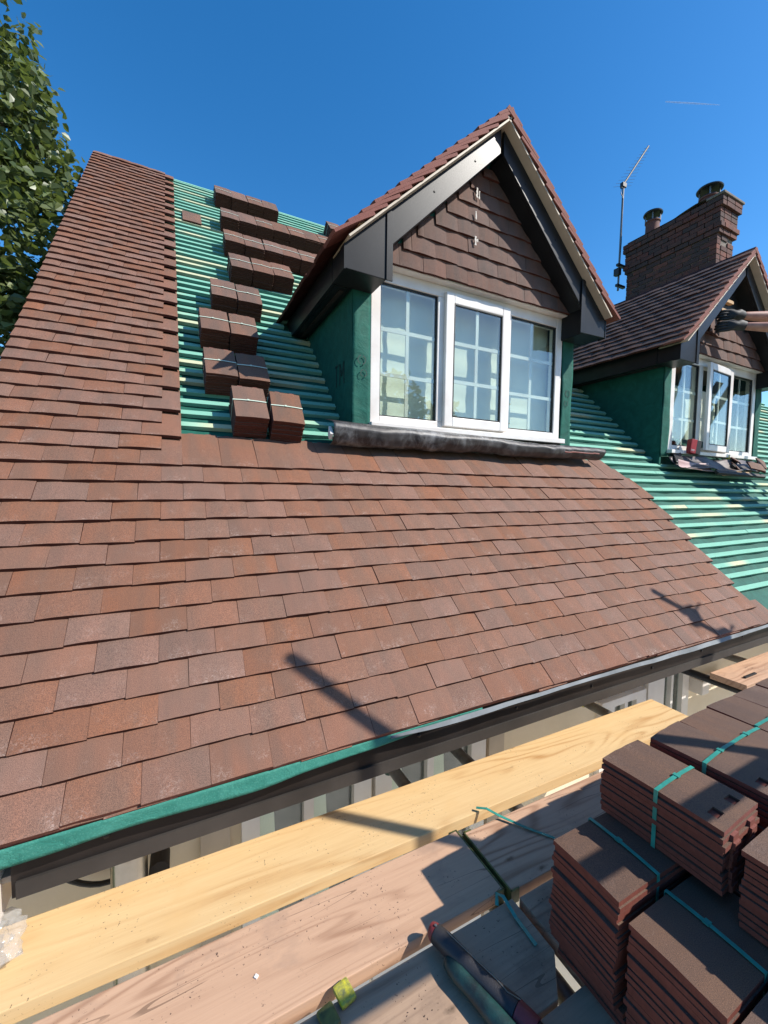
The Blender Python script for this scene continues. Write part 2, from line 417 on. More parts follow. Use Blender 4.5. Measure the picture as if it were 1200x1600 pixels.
def brick_mat():
    m, nt, b = newmat('old_brick')
    tc = N(nt, 'ShaderNodeTexCoord').outputs['Object']
    rnd = N(nt, 'ShaderNodeObjectInfo').outputs['Random']
    off = N(nt, 'ShaderNodeCombineXYZ', inp={0: math_(nt, 'MULTIPLY', rnd, 53.0), 1: 0.0, 2: math_(nt, 'MULTIPLY', rnd, 11.0)}).outputs[0]
    va = N(nt, 'ShaderNodeVectorMath', operation='ADD'); nt.links.new(tc, va.inputs[0]); nt.links.new(off, va.inputs[1])
    c = ramp(nt, rnd, [(0.0, (0.135, 0.038, 0.026)), (0.35, (0.065, 0.032, 0.027)), (0.6, (0.17, 0.050, 0.031)), (1.0, (0.055, 0.032, 0.029))])
    c = mixc(nt, ramp(nt, noise_t(nt, va.outputs[0], 14, 4), [(0.4, (0, 0, 0)), (0.75, (0.8, 0.8, 0.8))]), c, (0.030, 0.025, 0.024))
    nt.links.new(c, b.inputs['Base Color']); b.inputs['Roughness'].default_value = 0.9
    bump(nt, b, noise_t(nt, va.outputs[0], 70, 4), 0.6, 0.004)
    return m
M_BRICK = brick_mat()

def glass_mat():
    m = bpy.data.materials.new('window_glass'); m.use_nodes = True
    nt = m.node_tree; nt.nodes.clear()
    out = nt.nodes.new('ShaderNodeOutputMaterial')
    tr = N(nt, 'ShaderNodeBsdfTransparent', inp={'Color': (0.90, 0.95, 0.92, 1)})
    gl = N(nt, 'ShaderNodeBsdfGlossy', inp={'Roughness': 0.0, 'Color': (1, 1, 1, 1)})
    gg = nt.nodes.new('ShaderNodeNewGeometry')
    fr = N(nt, 'ShaderNodeFresnel', inp={'IOR': math_(nt, 'ADD', math_(nt, 'MULTIPLY', gg.outputs['Backfacing'], 1 / 1.75 - 1.75), 1.75)})
    tc = N(nt, 'ShaderNodeTexCoord').outputs['Object']
    bp = N(nt, 'ShaderNodeBump', inp={'Strength': 0.03, 'Distance': 0.02}); nt.links.new(noise_t(nt, tc, 3, 1), bp.inputs['Height'])
    nt.links.new(bp.outputs[0], gl.inputs['Normal'])
    mx = nt.nodes.new('ShaderNodeMixShader')
    nt.links.new(fr.outputs[0], mx.inputs[0]); nt.links.new(tr.outputs[0], mx.inputs[1]); nt.links.new(gl.outputs[0], mx.inputs[2])
    nt.links.new(mx.outputs[0], out.inputs[0])
    return m
M_GLASS = glass_mat()

def bag_mat():
    m, nt, b = newmat('clear_polythene')
    b.inputs['Base Color'].default_value = (0.55, 0.54, 0.52, 1); b.inputs['Roughness'].default_value = 0.12
    b.inputs['Alpha'].default_value = 0.30
    tc = N(nt, 'ShaderNodeTexCoord').outputs['Object']
    bump(nt, b, noise_t(nt, tc, 30, 3, 0.5, 1.0), 0.8, 0.01)
    return m
M_BAG = bag_mat()

def leaf_mat(name, a, c):
    m, nt, b = newmat(name)
    ar = N(nt, 'ShaderNodeAttribute', attribute_name='rnd').outputs['Fac']
    nt.links.new(ramp(nt, ar, [(0.0, a), (0.7, c), (1.0, tuple(x * 1.35 for x in c))]), b.inputs['Base Color'])
    b.inputs['Roughness'].default_value = 0.42
    tl = nt.nodes.new('ShaderNodeBsdfTranslucent'); tl.inputs[0].default_value = (c[0] * 1.6, c[1] * 1.7, c[2] * 0.8, 1)
    mx = nt.nodes.new('ShaderNodeMixShader'); mx.inputs[0].default_value = 0.25
    out = nt.nodes['Material Output']
    nt.links.new(b.outputs[0], mx.inputs[1]); nt.links.new(tl.outputs[0], mx.inputs[2]); nt.links.new(mx.outputs[0], out.inputs[0])
    return m
M_LEAF = leaf_mat('leaf_green', (0.040, 0.068, 0.022), (0.125, 0.155, 0.062))
M_NEEDLE = leaf_mat('conifer_green', (0.015, 0.035, 0.014), (0.04, 0.065, 0.02))

# ------------------------------------------------------------------ roof frame
T = rad(45.32)
CT, ST = math.cos(T), math.sin(T)
EV = Vector((0, CT, ST)); EN = Vector((0, -ST, CT)); EX = Vector((1, 0, 0))
def rp(x, v, n=0.0): return EX * x + EV * v + EN * n
def proj(p):
    q = Vector(p) - CAM_C
    z = q.dot(Vector(CAM_R[2]))
    if z < 0.05: return None
    return (600 + 638.676 * q.dot(Vector(CAM_R[0])) / z, 800 + 638.676 * q.dot(Vector(CAM_R[1])) / z, z)

TW, TL, TT, PITCH = 0.1654, 0.265, 0.0160, 0.1665
def tile_geo(w=TW, L=TL, socket=False, nib=True, seed=0, cx=0.0028, cy=0.0032, nx=4, ny=4):
    rr = random.Random(seed)
    if socket:
        xs = [0, .028, .058, .082, .107, .137, w]; ys = [0, .07, .14, .2, .222, .243, L]
    else:
        xs = [w * i / nx for i in range(nx + 1)]; ys = [L * j / ny for j in range(ny + 1)]
    def top(x, y):
        a = 1 - (2 * x / w - 1) ** 2; b_ = 1 - (2 * y / L - 1) ** 2
        return cx * (a - 1) + cy * (b_ - 1) + cy
    vs = []; tuv = []; fs = []
    W_, H_ = len(xs), len(ys)
    edge_j = [rr.uniform(-0.0009, 0.0009) for _ in xs]
    for layer in (0, 1):
        for j, y in enumerate(ys):
            for i, x in enumerate(xs):
                yy = y + (edge_j[i] if j == 0 else 0)
                vs.append((x, yy, top(x, y) - (TT if layer else 0)))
                tuv.append((x, y, -1.0 if layer else 0.0))
    o = W_ * H_
    for j in range(H_ - 1):
        for i in range(W_ - 1):
            a = j * W_ + i; q = (a, a + 1, a + 1 + W_, a + W_)
            if socket and i in (1, 4) and j == 4:
                n = len(vs)
                for k in q:
                    x, y, z = vs[k]; vs.append((x, y, z - 0.007)); tuv.append((x, y, -1.0))
                fs.append((n, n + 1, n + 2, n + 3))
                for k in range(4): fs.append((q[k], q[(k + 1) % 4], n + (k + 1) % 4, n + k))
            else: fs.append(q)
            fs.append((o + a, o + a + W_, o + a + 1 + W_, o + a + 1))
    # side walls get their own vertices so the edge shows raw clay
    rim = [i for i in range(W_)] + [j * W_ + W_ - 1 for j in range(1, H_)] + [(H_ - 1) * W_ + i for i in range(W_ - 2, -1, -1)] + [j * W_ for j in range(H_ - 2, 0, -1)]
    n = len(vs)
    for k in rim:
        x, y, z = vs[k]; vs.append((x, y, z)); tuv.append((x, y, -1.0))
    for k in rim:
        x, y, z = vs[o + k]; vs.append((x, y, z)); tuv.append((x, y, -1.0))
    m = len(rim)
    for k in range(m):
        a, b_ = n + k, n + (k + 1) % m
        fs.append((a, a + m, b_ + m, b_))
    if nib:
        for (x0, x1) in ((.03, .055), (.11, .135)):
            if x1 < w:
                q = len(vs); z1 = top(.5 * (x0 + x1), L) - 0.001; z0 = z1 - TT - 0.004
                for (x, y, z) in ((x0, L - .014, z0), (x1, L - .014, z0), (x1, L + .006, z0), (x0, L + .006, z0), (x0, L - .014, z1), (x1, L - .014, z1), (x1, L + .006, z1), (x0, L + .006, z1)):
                    vs.append((x, y, z)); tuv.append((x, y, -1.0))
                fs += [tuple(q + t for t in qq) for qq in ((0, 3, 2, 1), (4, 5, 6, 7), (0, 1, 5, 4), (1, 2, 6, 5), (2, 3, 7, 6), (3, 0, 4, 7))]
    return vs, fs, tuv

_tile_cache = {}
def tile_mesh(mat, w=TW, L=TL, socket=False, nib=True, seed=0, **kw):
    key = (mat.name, round(w, 3), round(L, 3), socket, nib, seed, tuple(sorted(kw.items())))
    if key not in _tile_cache:
        vs, fs, tuv = tile_geo(w, L, socket, nib, seed, **kw)
        mb = MB(); mb.add(vs, fs); mb.att['tuv'] = ('FLOAT_VECTOR', [c for t in tuv for c in t])
        _tile_cache[key] = mb.mesh('roof_tile', mat)
    return _tile_cache[key]

class TileBag:
    """many tiles joined into one mesh"""
    def __init__(s): s.mb = MB(); s.tuv = []; s.rnd = []
    def add(s, M, w=TW, L=TL, seed=0, nib=False, nx=2, ny=2, **kw):
        vs, fs, tuv = tile_geo(w, L, False, nib, seed, nx=nx, ny=ny, **kw)
        s.mb.add([M @ Vector(v) for v in vs], fs); rr = random.random()
        s.tuv += [c for t in tuv for c in t]; s.rnd += [rr] * len(vs)
    def build(s, name, mat, parent, **tags):
        s.mb.att['tuv'] = ('FLOAT_VECTOR', s.tuv); s.mb.att['rnd'] = ('FLOAT', s.rnd)
        return s.mb.build(name, mat, parent, **tags)

def frame(o, ex, ey, ez):
    return Matrix(((ex.x, ey.x, ez.x, o.x), (ex.y, ey.y, ez.y, o.y), (ex.z, ey.z, ez.z, o.z), (0, 0, 0, 1)))
def place(name, me, M, parent=None):
    o = bpy.data.objects.new(name, me); link(o, parent); o.matrix_basis = M
    return o

# ------------------------------------------------------------------ ground
GZ = -3.75
MB().add([(-300, -300, GZ), (300, -300, GZ), (300, 300, GZ), (-300, 300, GZ)], [(0, 1, 2, 3)]).build('ground', M_GRASS, None, kind='structure')
MB().box((-5, -9.0, GZ - .1), (12, -.52, GZ + .03)).build('patio', simple('patio_stone', (0.58, 0.52, 0.44), 0.85, var=0.3, scale=3), None, kind='structure')  # unseen paving, extended and lightened to bounce light up under the eaves

# ------------------------------------------------------------------ house
RX0, RX1, RIDGE = -0.75, 9.6, 4.84
house = empty('house', (2.0, 2.0, GZ), 'house being reroofed in brown clay tiles, with two gabled dormers and a brick chimney', 'house')
ry, rz = CT * RIDGE, ST * RIDGE
wall = MB()
WY = -0.50
wall.box((-.62, WY, GZ), (9.4, 2 * ry - WY, -1.02))
wall.prism([(-.62, WY, -1.0), (-.62, 2 * ry - WY, -1.0), (-.62, ry, rz - .12 - .0)], (.2, 0, 0))
wall.build('wall', M_WALL, house)
MB().box((RX0 + .08, -.818, -1.045), (9.5, WY - .003, -1.03)).build('soffit', simple('soffit_board', (0.42, 0.36, 0.29), 0.7), house)

# deck under everything, membrane, back slope
slope = MB()
slope.prism([rp(RX0 + .02, -1.20, -.115), rp(RX0 + .02, RIDGE - .02, -.115), rp(RX0 + .02, RIDGE + .0, -.09), rp(RX0 + .02, -1.20, -.09)], (RX1 - RX0 - .04, 0, 0))
roof = slope.build('roof_slope', M_DARKWOOD, house)
def bs(x, w): return Vector((x, ry + CT * w, rz - ST * w - .09))
MB().prism([bs(RX0, -.02), bs(RX0, RIDGE + 1.3), bs(RX0, RIDGE + 1.3) - Vector((0, 0, .1)), bs(RX0, 0) - Vector((0, 0, .1))], (RX1 - RX0, 0, 0)).build('rear_slope', M_TILE_D, house)
def memb_pt(a, b_):
    x = RX0 + .03 + a * (RX1 - RX0 - .06); v = -1.235 + b_ * (RIDGE + 1.235)
    n = -.0655 - 0.008 * (0.5 + 0.5 * math.sin(x * 2 * math.pi / .45)) + 0.004 * noise.noise(Vector((x * 5, v * 5, 0)))
    return rp(x, v, n)
autosmooth(MB().grid(memb_pt, 150, 60).build('roof_membrane', M_MEMB, roof), 80)

# tile rows --------------------------------------------------------
ROW_V = {0: .010, 1: -.094, 2: -.202, 3: -.306, 4: -.411, 5: -.506, 6: -.600, 7: -.699, 8: -.796, 9: -.891, 10: -.984, 11: -1.072, 12: -1.160, 13: -1.262}
def row_v(k): return ROW_V[k] if k >= 0 else .010 - .1001 * k
ALPHA = 0.150
tiles = []
rt = random.Random(3)
for k in range(-47, 14):
    even = (k % 2 == 0)
    if k >= 2: xr = 20 if even else 19.5
    elif k in (0, 1): xr = 19 if even else 19.5
    else: xr = 0 if even else -0.5
    sh = -.036 if k == 13 else 0.0
    joints = []
    i = xr
    while i > -4.55:
        joints.append(i); i -= 1
    if joints[-1] > -4.45: joints.append(-4.5)
    for a, b_ in zip(joints[1:], joints[:-1]):
        x0, x1 = a * PITCH + sh, b_ * PITCH + sh
        if a == -4.5: x0 = -.75
        w = x1 - x0 - .0011
        v = row_v(k) + rt.gauss(0, .0016)
        L = TL if k > -47 else .2
        skew = rt.gauss(0, .005); lift = max(-.0015, rt.gauss(0.0003, .0010))
        al = ALPHA + rt.gauss(0, .004)
        ey = (EV * math.cos(al) - EN * math.sin(al)); ez = (EN * math.cos(al) + EV * math.sin(al))
        ex = (EX + ey * skew).normalized()
        roll = rt.gauss(0, .0035)
        ex = (ex + ez * roll).normalized(); ey = ez.cross(ex).normalized(); ez = ex.cross(ey)
        M = frame(rp(x0, v, lift), ex, ey, ez)
        c = M @ Vector((w / 2, .05, 0))
        pr = proj(c)
        size = 0
        if pr and -90 < pr[0] < 1260 and 0 < pr[1] < 1640:
            size = w * .1 / pr[2] ** 2 * abs((c - CAM_C).normalized().dot(ez))
        tiles.append((size, M, w, L))
tiles.sort(key=lambda t: -t[0])
for idx, (s_, M, w, L) in enumerate(tiles[:300]):
    wq = TW if abs(w - TW) < .004 else round(w, 3)
    place('roof_tile', tile_mesh(M_TILE_V if M.translation.z < -.88 else M_TILE, wq, L, False, True, idx % 5), M, roof)
tb = TileBag()
for (s_, M, w, L) in tiles[300:]: tb.add(M, w, L, seed=rt.randint(0, 99), nx=3, ny=2)
tb.build('roof_tile', M_TILE, roof, kind='stuff')
# short under-course at the eave, with ragged tails
tb = TileBag(); x = -.70
while x < 3.30:
    tb.add(frame(rp(x, -1.266 + rt.uniform(-.006, .004), -.0135), EX, (EV * .994 - EN * .108), (EN * .994 + EV * .108)), TW, .16, seed=rt.randint(0, 99), nx=3); x += PITCH
tb.build('eaves_undertile', M_TILE_V, roof, kind='stuff')

# battens ----------------------------------------------------------
DX = 3.09
XC = (1.83, 1.83 + DX)
rb = random.Random(11)
def batten(x0, x1, v, n=-.044, parent=None):
    if x1 - x0 < .04: return
    mid = (x0 + x1) / 2
    mb = MB(); hw, th = .0168, .023
    nseg = max(1, int((x1 - x0) / .5)); ph = rb.uniform(0, 50)
    pts = []
    for i in range(nseg + 1):
        xx = x0 + (x1 - x0) * i / nseg
        dv = .004 * noise.noise(Vector((xx * 1.7 + ph, v * 9, 0))); dn = .003 * noise.noise(Vector((xx * 1.5, v * 7 + ph, 5)))
        for (a, b_) in ((-hw, -th), (hw, -th), (hw, 0), (-hw, 0)): pts.append(rp(xx - mid, dv + a, dn + b_))
    fs = [(3, 2, 1, 0), tuple(4 * nseg + q for q in range(4))]
    for i in range(nseg):
        for q in range(4): fs.append((4 * i + q, 4 * i + (q + 1) % 4, 4 * i + 4 + (q + 1) % 4, 4 * i + 4 + q))
    mb.add(pts, fs)
    o = mb.build('batten', M_BATTEN, roof); o.location = rp(mid, v, n)
    return o
for k in range(-46, 14):
    v = row_v(k) + .250
    if k == -46: v = RIDGE - .03
    z = v * ST - .03
    if v > .18: lo = -.12
    else: lo = 3.20
    cuts = []
    for xc in XC:
        h = 0
        if .18 < z < 1.12: h = .925
        elif 1.12 <= z < 2.2: h = (2.24 - z) / .95 - .05
        if h > 0: cuts.append((xc - h, xc + h))
    x = lo; hi = RX1 - .1
    for (a, b_) in cuts:
        if a > x: batten(x, a, v)
        x = max(x, b_)
    # split long runs at a butt joint
    if hi - x > 3.5 and v < .2:
        j = x + rb.uniform(.5, 2.4); batten(x, j, v); batten(j + .004, hi, v)
    elif hi - x > 6:
        j = x + rb.uniform(2.0, 4.0); batten(x, j, v); batten(j + .004, hi, v)
    else: batten(x, hi, v)

# eaves: fascia, hanging membrane, tray ---------------------------
autosmooth(MB().box((RX0 + .36, -.843, -1.070), (9.5, -.820, -.925)).build('fascia', M_FASCIA, house, bevel=.002), 30)
MB().box((RX0 + .37, -.8505, -1.069), (9.5, -.8435, -1.028)).build('fascia_lip', M_FASCIA_LIT, house)
fb = MB()
for i in range(18):
    x = -.2 + i * .47
    fb.lathe([(.0001, -.002), (.007, -.002), (.007, .002), (.0001, .004)], (0, 0, 0), 8)
    n = len(fb.v); blk = fb.v[n - 32:]
    fb.v[n - 32:] = [(x + p[0], -.8445 - p[2], -.985 + p[1] + .012 * math.sin(i)) for p in blk]
fb.build('fascia_screw', M_RUBBER, house, kind='stuff')
def hang(a, b_):
    x = -.72 + a * 1.72
    drop = (.050 if x < .2 else max(.004, .050 - .056 * (x - .2))) + .004 * math.sin(x * 13) + .003 * noise.noise(Vector((x * 9, 1, 1)))
    y = -.876 - .003 * math.sin(x * 6) * b_ - .003 * b_
    return Vector((x, y, -.916 - b_ * drop * .86))
o = autosmooth(MB().grid(hang, 70, 5).build('membrane_overhang', M_MEMB_SUNLIT, roof), 80)
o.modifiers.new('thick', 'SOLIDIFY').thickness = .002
def tray(a, b_):
    x = .60 + a * 8.8
    w_ = min(1, (x - .58) * 3)
    return Vector((x, -.885 - .004 * noise.noise(Vector((x * 4, 0, 3))) - .010 * b_, -.918 - b_ * (.014 + .005 * math.sin(x * 3.1)) * w_ - .004 * noise.noise(Vector((x * 6, 2, 0)))))
o = MB().grid(tray, 120, 2).build('eaves_tray', M_TRAY, roof)
o.modifiers.new('thick', 'SOLIDIFY').thickness = .003
MB().box((RX0 + .245, -.86, -1.13), (RX0 + .335, -.56, -.965)).build('bargeboard_end', M_WHITE, house, bevel=.004)
MB().box((RX0 + .02, -.82, -1.06), (RX0 + .24, -.51, -.98)).build('eaves_box', M_WHITE, house)

# ground-floor joinery seen below the fascia
def gwin(x0, x1, panes, zt=-1.10, y=WY, zb=-2.3, dark=True):
    t = MB()
    t.box((x0, y - .035, zt - .045), (x1, y + .02, zt)); t.box((x0, y - .035, zb), (x1, y + .02, zb + .06))
    xs = [x0] + [x for p in panes for x in p] + [x1]
    for i in range(0, len(xs), 2):
        t.box((xs[i], y - .035, zb + .0605), (xs[i + 1], y + .02, zt - .0455))
    w_ = t.build('ground_floor_window', M_WHITE, house)
    for (a, b_) in panes:
        MB().box((a + .001, y - .008, zb + .061), (b_ - .001, y - .004, zt - .046)).build('pane', M_GLASS, w_)
        MB().box((a, y - .003, zb + .06), (b_, y - .001, zt - .045)).build('dark_room', M_RUBBER, w_)
        MB().prism([(a + .004, y - .0036, zb + .07), (a + (b_ - a) * .55, y - .0036, zb + .07), (a + (b_ - a) * .30, y - .0036, zt - .05), (a + .004, y - .0036, zt - .05)], (0, .0004, 0)).build('curtain', M_BLIND, w_)
    return w_
gwin(.17, .70, [(.235, .405), (.445, .62)])
gwin(.72, 1.33, [(.80, .985), (1.02, 1.24)])
gwin(2.22, 2.66, [(2.34, 2.44), (2.47, 2.56)], zt=-1.36)
gwin(2.68, 3.16, [(2.86, 2.94), (2.965, 3.08)], zt=-1.12)
MB().box((.03, WY - .03, -2.6), (.13, WY - .002, -1.05)).build('wall_pilaster', M_CREAM, house)
MB().box((1.36, WY - .025, -2.6), (1.46, WY - .002, -1.05)).build('wall_pilaster', M_CREAM, house)
fl = MB().sweep([(-.175, WY - .13, -2.9), (-.175, WY - .13, -1.20)], .050, 20).build('flue_pipe', M_STEEL, house); autosmooth(fl)
autosmooth(MB().sweep([(-.175, WY - .13, -1.40), (-.175, WY - .13, -1.36)], .057, 20).build('flue_clamp', M_STEEL, fl))
autosmooth(MB().sweep([(-.095, WY - .02, -1.35), (-.095, WY - .12, -1.33)], .03, 14).build('flue_bracket', M_DARKWOOD, fl))
autosmooth(MB().sweep([(-.44 + .3 * t, WY - .03, -1.22 - .16 * math.sin(t * math.pi * .75)) for t in [i / 12 for i in range(13)]], .008, 8).build('wall_cable', M_RUBBER, house))
lamp = MB().box((3.20, WY - .10, -1.50), (3.29, WY - .005, -1.40)).build('security_light', M_WHITE, house, bevel=.006)
MB().box((3.30, WY - .07, -1.47), (3.62, WY - .02, -1.43)).build('light_arm', M_WHITE, lamp, bevel=.004)

# ------------------------------------------------------------------ dormers
YB, YG, YW = .02, .13, .21
def dormer(xc, second=False):
    lab = 'right dormer, partly in shadow, gable tiles half hung' if second else None
    # cheeks and front returns in membrane
    for s in (-1, 1):
        xo = xc + s * .93; xi = xc + s * .905
        pr = [(xo, .215, .05), (xo, 1.35, 1.25), (xo, .215, 1.25)]
        ck = MB().prism(pr, (xi - xo, 0, 0)).build('dormer_cheek', M_MEMB, house)
        x_in = xc + s * .815
        def ret(a, b_, s=s, x_in=x_in, xo=xo):
            x = xo + (x_in - xo) * a; z = .24 + b_ * 1.0
            return Vector((x, .207 - .005 * noise.noise(Vector((x * 9, z * 5, xc))) - .004 * math.sin(z * 9 + a * 3), z))
        g = MB().grid(ret, 6, 30)
        r_ = g.build('membrane_return', M_MEMB, house); autosmooth(r_, 80); r_.modifiers.new('thick', 'SOLIDIFY').thickness = .0025
        # printed marks on the membrane
        if not second:
            pm = MB()
            for (cx_, cz_, rr_) in ((xc - s * -.875, .66, .028), (xc - s * -.862, .585, .022)):
                for q in range(14):
                    if q in (3, 10): continue
                    a0, a1 = q * 2 * math.pi / 14, (q + .8) * 2 * math.pi / 14
                    for (ra, rb_) in ((rr_, rr_ * .78),):
                        pm.add([(cx_ + ra * math.cos(a0), .196, cz_ + ra * math.sin(a0)), (cx_ + ra * math.cos(a1), .196, cz_ + ra * math.sin(a1)), (cx_ + rb_ * math.cos(a1), .196, cz_ + rb_ * math.sin(a1)), (cx_ + rb_ * math.cos(a0), .196, cz_ + rb_ * math.sin(a0))], [(0, 1, 2, 3)])
            pmo = pm.build('printed_mark', M_PRINT, r_, kind='stuff'); pmo.modifiers.new('thick', 'SOLIDIFY').thickness = .001
            # the wrap's big stamp on the shaded cheek:  M N strokes
            if s < 0:
                st = MB(); xx = xo - .0015
                def stroke(y0, z0, y1, z1, w=.007):
                    d_ = Vector((0, y1 - y0, z1 - z0)).normalized(); n_ = Vector((0, -d_.z, d_.y)) * w
                    a_, b2 = Vector((xx, y0, z0)), Vector((xx, y1, z1))
                    st.prism([a_ + n_, b2 + n_, b2 - n_, a_ - n_], (-.001, 0, 0))
                for (y0, z0, y1, z1) in ((.41, .55, .41, .68), (.41, .68, .375, .60), (.375, .60, .34, .68), (.34, .68, .34, .55), (.50, .68, .44, .68), (.47, .68, .47, .55)):
                    stroke(y0, z0, y1, z1)
                st.build('printed_mark', M_PRINT, ck, kind='stuff')
    # room shell behind the window
    MB().box((xc - .90, .9, .6), (xc + .90, .92, 1.24)).box((xc - .90, .32, 1.215), (xc + .90, .9, 1.235)).build('room_lining', M_ROOM, house)

    # window -------------------------------------------------------
    X0, X1, Z0, Z1 = xc - .812, xc + .808, .305, 1.215
    fr = MB()
    def fbox(x0, z0, x1, z1, y0, y1): fr.box((x0, y0, z0), (x1, y1, z1))
    fbox(X0, Z0, X0 + .062, Z1, YW, YW + .07); fbox(X1 - .062, Z0, X1, Z1, YW, YW + .07)
    m1, m2 = xc - .305, xc + .255
    fbox(X0 + .0625, Z1 - .07, X1 - .0625, Z1, YW + .001, YW + .07); fbox(X0 + .0625, Z0, X1 - .0625, Z0 + .045, YW + .001, YW + .07)
    for mx_ in (m1, m2): fbox(mx_ - .032, Z0 + .0455, mx_ + .032, Z1 - .0705, YW + .001, YW + .07)
    win = fr.build('dormer_window', M_WHITE, house, bevel=.004)
    if second: win['label'] = 'white casement window of right dormer with its middle sash ajar'
    MB().box((X0 - .01, YW - .045, Z0 - .035), (X1 + .02, YW + .06, Z0 - .001)).build('window_sill', M_WHITE, win, bevel=.004)
    MB().box((X0 + .02, YW - .055, Z1 + .001), (X1 - .002, YW + .03, Z1 + .022), None).build('window_head', M_WHITE, win, bevel=.004)
    gx = []
    # middle sash stands proud; its own frame
    sx0, sx1, sz0, sz1 = m1 + .012, m2 - .006, Z0 + .015, Z1 - .040
    hinge = Matrix.Translation((sx1, YW - .004, 0)) @ Matrix.Rotation(rad(4.0) if second else 0.0, 4, 'Z') @ Matrix.Translation((-sx1, -(YW - .004), 0))
    sb = MB()
    for (a, c, b_, d_) in ((sx0, sz0, sx0 + .062, sz1), (sx1 - .068, sz0, sx1, sz1), (sx0 + .0625, sz1 - .066, sx1 - .0685, sz1), (sx0 + .0625, sz0, sx1 - .0685, sz0 + .062)):
        sb.box((a, YW - .030, c), (b_, YW - .0015, d_), hinge)
    sash = sb.build('sash', M_WHITE, win, bevel=.006)
    lights = [(X0 + .0625, m1 - .0325, Z0 + .046, Z1 - .071, YW + .022, None), (sx0 + .0625, sx1 - .0685, sz0 + .0625, sz1 - .0665, YW - .018, hinge), (m2 + .0325, X1 - .0625, Z0 + .046, Z1 - .071, YW + .022, None)]
    for (a, b_, c, d_, y, Mh) in lights:
        I = Mh or Matrix.Identity(4)
        gk = MB()
        for q in ((a, c, a + .007, d_), (b_ - .007, c, b_, d_), (a + .007, d_ - .007, b_ - .007, d_), (a + .007, c, b_ - .007, c + .007)):
            gk.box((q[0], y - .012, q[1]), (q[2], y + .012, q[3]), I)
        gk.build('gasket', M_GASKET, win)
        MB().box((a + .007, y - .004, c + .007), (b_ - .007, y, d_ - .007), I).build('pane', M_GLASS, win)
        cxm = (a + b_) / 2 - .004
        zs = [c + (d_ - c) * q for q in (.325, .665)]
        for (q0, q1) in ((c + .007, zs[0] - .012), (zs[0] + .012, zs[1] - .012), (zs[1] + .012, d_ - .007)):
            MB().box((cxm - .0115, y + .004, q0), (cxm + .0115, y + .013, q1), I).build('glazing_bar', M_WHITE, win)
        for zz in zs: MB().box((a + .007, y + .0035, zz - .0115), (b_ - .007, y + .0135, zz + .0115), I).build('glazing_bar', M_WHITE, win)
    # blind hanging inside, in soft horizontal folds
    def blind(a, b_):
        x = X0 + .01 + a * (1.60 if not second else 1.05); z = .34 + b_ * (.885 if not second else .70)
        if second: z = .44 + b_ * .52
        fold = .0035 * abs(math.sin(z * math.pi / .155)) ** 3
        return Vector((x, .332 + fold + .0035 * noise.noise(Vector((x * 7, z * 8, xc))) + .002 * math.sin(x * 8 + z * 4), z))
    bl = MB().grid(blind, 90, 90).build('roller_blind', M_BLIND, house); autosmooth(bl, 80); bl.modifiers.new('thick', 'SOLIDIFY').thickness = .002

    # gable cladding ----------------------------------------------
    gbm = MB(); gbm.prism([(xc - .80, YG + .022, 1.225), (xc + .82, YG + .022, 1.225), (xc, YG + .022, 2.06)], (0, .06, 0))
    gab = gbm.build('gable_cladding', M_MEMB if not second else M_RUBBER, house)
    if second: gab['label'] = 'unfinished dormer gable with the lower tile courses hung'
    rg = random.Random(5 + int(second))
    al = .15
    ey = Vector((0, math.sin(al), math.cos(al))); ez = Vector((0, -math.cos(al), math.sin(al)))
    nrow = 8
    for k in range(nrow):
        z = 1.222 + k * .1005
        half = (2.045 - z) / 1.04
        xl, xr = xc - half + .055, xc + half - .02
        if k == 0: xl, xr = xc - .80, xc + .835
        if second and k >= 4: continue
        off = 0.0 if k % 2 == 0 else .5
        i = math.floor((xl - xc) / PITCH - off)
        x = xc + (i + off) * PITCH
        while x < xr:
            a, b_ = max(x, xl), min(x + PITCH, xr)
            if second and k == 3 and (b_ > xc + .0 or a < xc - .42): x += PITCH; continue
            if b_ - a > .035:
                w = b_ - a - .002
                wq = TW if abs(w - TW) < .004 else round(w, 3)
                Lq = .19 if k < nrow - 2 else (.13 if k == nrow - 2 else .06)
                o = place('gable_tile', tile_mesh(M_TILE_G, wq, Lq, False, False, rg.randint(0, 3), cx=.004, cy=.003), frame(Vector((a, YG + rg.gauss(0, .001), z + rg.gauss(0, .0015))), EX, ey, ez), gab)
            x += PITCH
    if not second:
        sm = MB(); rs = random.Random(8)
        for (sx_, sz_, h_, w_) in ((xc - .118, 1.795, .060, .010), (xc - .100, 1.785, .050, .006), (xc - .122, 1.655, .050, .007), (xc - .120, 1.50, .055, .009), (xc - .104, 1.505, .02, .006)):
            lft = [(sx_ - w_ * rs.uniform(.3, 1), YG - .0075, sz_ + h_ * (q / 5 - .5)) for q in range(6)]
            rgt = [(sx_ + w_ * rs.uniform(.3, 1), YG - .0075, sz_ + h_ * (q / 5 - .5)) for q in range(6)]
            for q in range(5): sm.prism([lft[q], rgt[q], rgt[q + 1], lft[q + 1]], (0, .003, 0))
        sm.build('mortar_smear', M_SMEAR, gab, kind='stuff')
    else:
        for (x_, z_, w_) in ((xc - .22, 1.66, .30), (xc - .25, 1.76, .24)):
            MB().box((x_, YG - .02, z_), (x_ + w_, YG + .018, z_ + .028)).build('gable_batten', M_OFFCUT, gab)

    # barge boards, corner boxes, undercloak ------------------------
    xc -= .012
    def zb(x): return 2.150 - .930 * abs(x - xc)       # top edge of the barge
    def zl(x): return 2.006 - .995 * abs(x - xc)       # lower edge
    wv = .160
